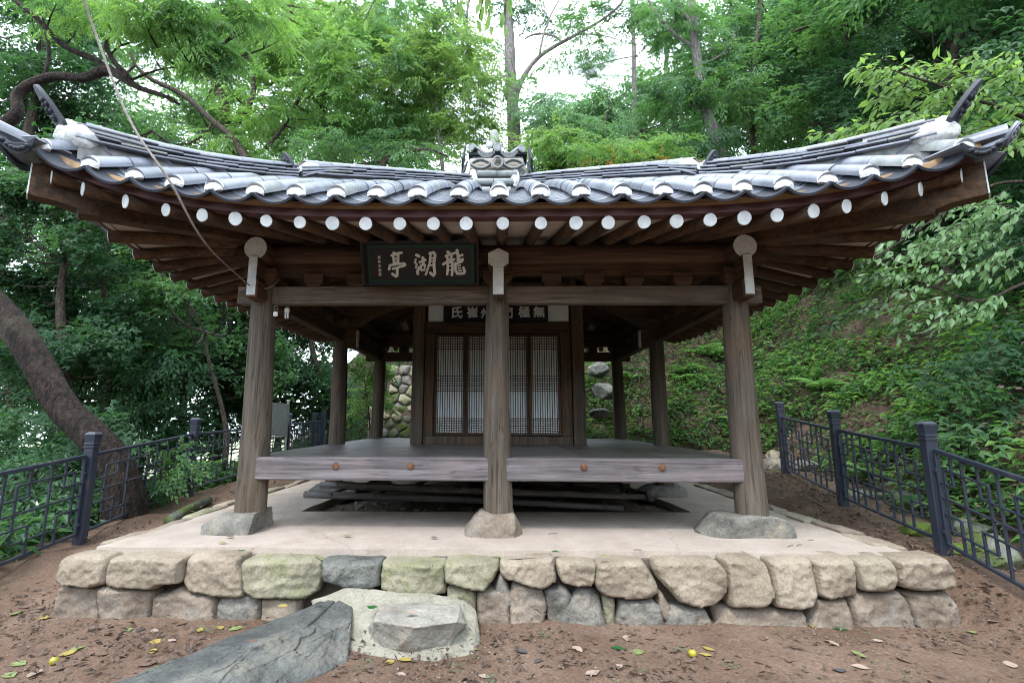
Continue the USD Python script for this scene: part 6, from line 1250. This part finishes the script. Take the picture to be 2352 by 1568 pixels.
# fallen leaves, one thing each
col = {'y': leafmat('yellow_fallen', (.29, .215, .055), (.40, .33, .11), (.4, .3, .03), tf=.15), 'g': leafmat('green_fallen', (.16, .20, .07), (.28, .32, .13), (.2, .3, .05), tf=.15), 'd': leafmat('dark_green_fallen', (.015, .07, .015), (.03, .11, .03), (.02, .1, .01), tf=.1),
       'b': leafmat('brown_fallen', (.10, .06, .042), (.20, .13, .10), (.08, .05, .03), tf=.05, rough=.75), 'p': leafmat('pale_fallen', (.28, .20, .155), (.42, .33, .27), (.2, .15, .1), tf=.05, rough=.8), 'k': leafmat('grey_fallen', (.05, .045, .048), (.12, .10, .10), (.05, .04, .04), tf=.05, rough=.75)}
NM = {'y': 'yellow', 'g': 'pale green', 'd': 'dark green', 'b': 'brown curled', 'p': 'pale dry', 'k': 'dark grey'}
def dry(seed, l):
    q = np.random.default_rng(seed); cu = q.uniform(-.5, 1.0); fo = q.uniform(.1, .55); tw = q.uniform(-.4, .4); v, f = [], []
    rows = [(0, .0), (.12, .22), (.3, .44), (.5, .5), (.7, .40), (.86, .2), (1, .0)]
    for a, b in rows:
        for j in (-1, -.5, 0, .5, 1): v.append([l*(a-.5), l*b*j*.62*(1+.12*q.uniform(-1, 1)), l*(.10*cu*(2*a-1)**2+fo*.30*b*abs(j)**1.3+tw*b*j*.2)])
    for r in range(len(rows)-1):
        for j in range(4): A = r*5+j; f += [(A, A+1, A+6), (A, A+6, A+5)]
    v = np.array(v); v[:, 2] -= v[:, 2].min()-.004; return v, np.array(f)
A7 = lambda x, y: (x*.5, 1146.6+y*.5)
A8 = lambda x, y: (1176+x*.5, 1146.6+y*.5)
FL = [(A7, 720, 655, 'y', 0), (A7, 700, 700, 'y', 0), (A7, 1010, 590, 'y', 0), (A7, 1085, 595, 'g', 0), (A7, 915, 605, 'y', 0), (A7, 680, 760, 'b', 0), (A7, 590, 600, 'g', 0), (A7, 85, 760, 'g', 0), (A7, 350, 690, 'g', 0), (A7, 310, 710, 'y', 0), (A7, 710, 607, 'p', 0), (A7, 835, 573, 'b', 0), (A7, 645, 600, 'k', 0), (A7, 490, 620, 'b', 0), (A7, 790, 650, 'p', 0), (A7, 470, 715, 'b', 0), (A7, 75, 525, 'g', 0), (A7, 205, 545, 'y', 0), (A7, 40, 810, 'g', 0),
      (A7, 1860, 740, 'y', 0), (A7, 1790, 750, 'y', 0), (A7, 2170, 690, 'g', 0), (A7, 1700, 782, 'k', 0), (A7, 1625, 728, 'b', 0), (A7, 1840, 805, 'p', 0), (A7, 1900, 810, 'b', 0), (A7, 2225, 815, 'p', 0), (A7, 940, 700, 'b', 0), (A7, 560, 720, 'b', 0), (A7, 280, 780, 'b', 0), (A7, 160, 800, 'p', 0), (A7, 120, 495, 'b', 0),
      (A8, 1380, 582, 'y', 0), (A8, 1510, 597, 'd', 0), (A8, 1850, 577, 'k', 0), (A8, 1150, 637, 'b', 0), (A8, 1470, 660, 'p', 0), (A8, 1595, 716, 'g', 0), (A8, 785, 670, 'b', 0), (A8, 380, 697, 'b', 0), (A8, 480, 772, 'p', 0), (A8, 575, 706, 'g', 0), (A8, 888, 716, 'y', 0), (A8, 905, 690, 'y', 0), (A8, 490, 687, 'd', 0), (A8, 1310, 680, 'b', 0), (A8, 1620, 657, 'b', 0), (A8, 1680, 652, 'p', 0), (A8, 1600, 772, 'p', 0), (A8, 2050, 707, 'b', 0), (A8, 2120, 614, 'g', 0), (A8, 1505, 787, 'k', 0), (A8, 150, 700, 'b', 0), (A8, 45, 702, 'k', 0), (A8, 230, 770, 'b', 0), (A8, 370, 802, 'p', 0), (A8, 2210, 560, 'p', 0), (A8, 2290, 762, 'p', 0), (A8, 1000, 745, 'b', 0), (A8, 1270, 740, 'b', 0), (A8, 120, 742, 'k', 0), (A8, 640, 640, 'b', 0), (A8, 530, 640, 'p', 0), (A8, 1800, 740, 'b', 0), (A8, 70, 640, 'b', 0), (A8, 300, 690, 'p', 0)]
ON = [(A7, 1020, 198, 'y', 'pavement in front of the left column'), (A7, 1055, 172, 'b', 'pavement between the left column and the yellow leaf'), (A7, 1595, 168, 'g', 'pavement left of the middle column'), (A7, 1995, 176, 'k', 'pavement beside the middle column base'), (A8, 200, 243, 'd', 'joint of two top stones right of the middle'), (A8, 420, 260, 'g', 'edge of the pavement right of the bright leaf'), (A8, 978, 118, 'b', 'foot of the right column base'), (A7, 1110, 238, 'd', 'third top stone from the left')]
ORD = 'first second third fourth fifth sixth seventh eighth ninth tenth eleventh twelfth thirteenth fourteenth fifteenth last'.split()
TX = [float(np.mean([aty(x, y, PY)[0] for x, y in pl])) for _, pl in top]; seen_ = set()
def leaf_label(nm, p):
    i = int(np.argmin(np.abs(np.array(TX)-p[0]))); dist = PY-p[1]
    where = 'close to the wall' if dist < .22 else 'a step away' if dist < .45 else 'far in front'
    for tail in ('', ', leftward', ', rightward', ', nearer', ', farther', ', smaller'):
        l = f'{nm} leaf on soil below {ORD[i]} top stone from left, {where}{tail}'
        if l not in seen_: break
    seen_.add(l); return l
ql = np.random.default_rng(77)
for k, (A, x, y, c, _) in enumerate(FL):
    p = onground(*A(x, y)); v, f = dry(k, ql.uniform(.075, .115)); a = ql.uniform(0, 6.28); v = np.stack([v[:, 0]*math.cos(a)-v[:, 1]*math.sin(a), v[:, 0]*math.sin(a)+v[:, 1]*math.cos(a), v[:, 2]], 1)
    lab = leaf_label(NM[c], p); obj('fallen_leaf', (v+p, f), col[c], smooth=True, label=lab, category='leaf', group='leaves fallen on the bare soil')
for k, (A, x, y, c, w) in enumerate(ON):
    p = atz(*A(x, y), PZ+.012); v, f = dry(k+90, .075); obj('fallen_leaf', (v+p, f), col[c], smooth=True, label=f'{NM[c]} leaf lying on the {w}', category='leaf')
for lab, px, py, c, dz in (('dark green leaf lying on the cream mortar left of the step', 855, 1400, 'd', .36), ('pale crumpled leaf lying on top of the grey step stone', 945, 1412, 'p', .385), ('yellow strip of leaf along the upper edge of the bedrock slab', 650, 1396, 'y', .33), ('dry brown leaves caught in the crack of the bedrock slab', 580, 1478, 'b', .345)):
    p = atz(px, py, dz); v, f = dry(px, .085); obj('fallen_leaf', (v+p+[0, 0, .012], f), col[c], smooth=True, label=lab, category='leaf')
M['fruit'] = mat('green_yellow_fruit', (.19, .22, .025), (.38, .29, .03), scale=9, rough=.35, bump=.02, spec=.5)
for lab, A, x, y in (('round yellow green fruit lying among leaves on the right of the soil', A8, 830, 722), ('round orange yellow fruit on the soil at the left', A7, 247, 757)):
    p = onground(*A(x, y)); t = thing('fallen_fruit', lab, 'fruit', p+[0, 0, .024]); obj('flesh', blob((0, 0, 0), (.027, .027, .025), 3, .03), M['fruit'], t, smooth=True); obj('calyx', blob((0, .004, .024), (.01, .01, .004), 1, .2), M['bark'], t)
# pine needles and twigs on the pavement
for k, (px, py, a, l) in enumerate(((1260, 1226, .5, .10), (1455, 1262, -.3, .07), (1810, 1255, .8, .12), (1830, 1253, .7, .09), (1855, 1240, .1, .06), (1543, 1180, -.6, .05))):
    p = atz(px, py, PZ+.006); d = np.array([math.cos(a), math.sin(a)*.8, 0]); obj('twig', tube([p, p+d*l*.5+[0, .004, .004], p+d*l], .0022, 5), M['bark'], label=('thin twig on the pavement just right of the middle column base', 'short twig on the pavement near the tenth top stone', 'long twig on the pavement toward the right corner', 'twig lying beside the long one near the right corner', 'small twig on the pavement behind the two right corner twigs', 'dark twig at the edge of the pit left of the right column')[k], category='twig')

q = np.random.default_rng(99); m_ = 3200; a = q.uniform(0, 1, m_); X_ = np.where(a < .6, q.uniform(-26, 26, m_), np.where(a < .8, q.uniform(-26, -15, m_), q.uniform(13, 24, m_))); Y_ = np.where(a < .6, q.uniform(-24, -15, m_), q.uniform(-16, 6, m_)); Z_ = q.uniform(0, 1, m_)**.8*(4.2+2*np.sin(X_*.6)+1.5*np.sin(Y_*.9))
instancer('surrounding_wood', [(s_, L['deep']) for s_ in SPR['elm']], np.stack([X_, Y_, Z_], -1), quats(q.uniform(0, 6.28, m_), q.normal(0, .5, m_), q.normal(0, .5, m_)), q.uniform(3, 5, m_), q.integers(0, 4, m_), kind='stuff', label='wood closing in all round the clearing', category='wood')
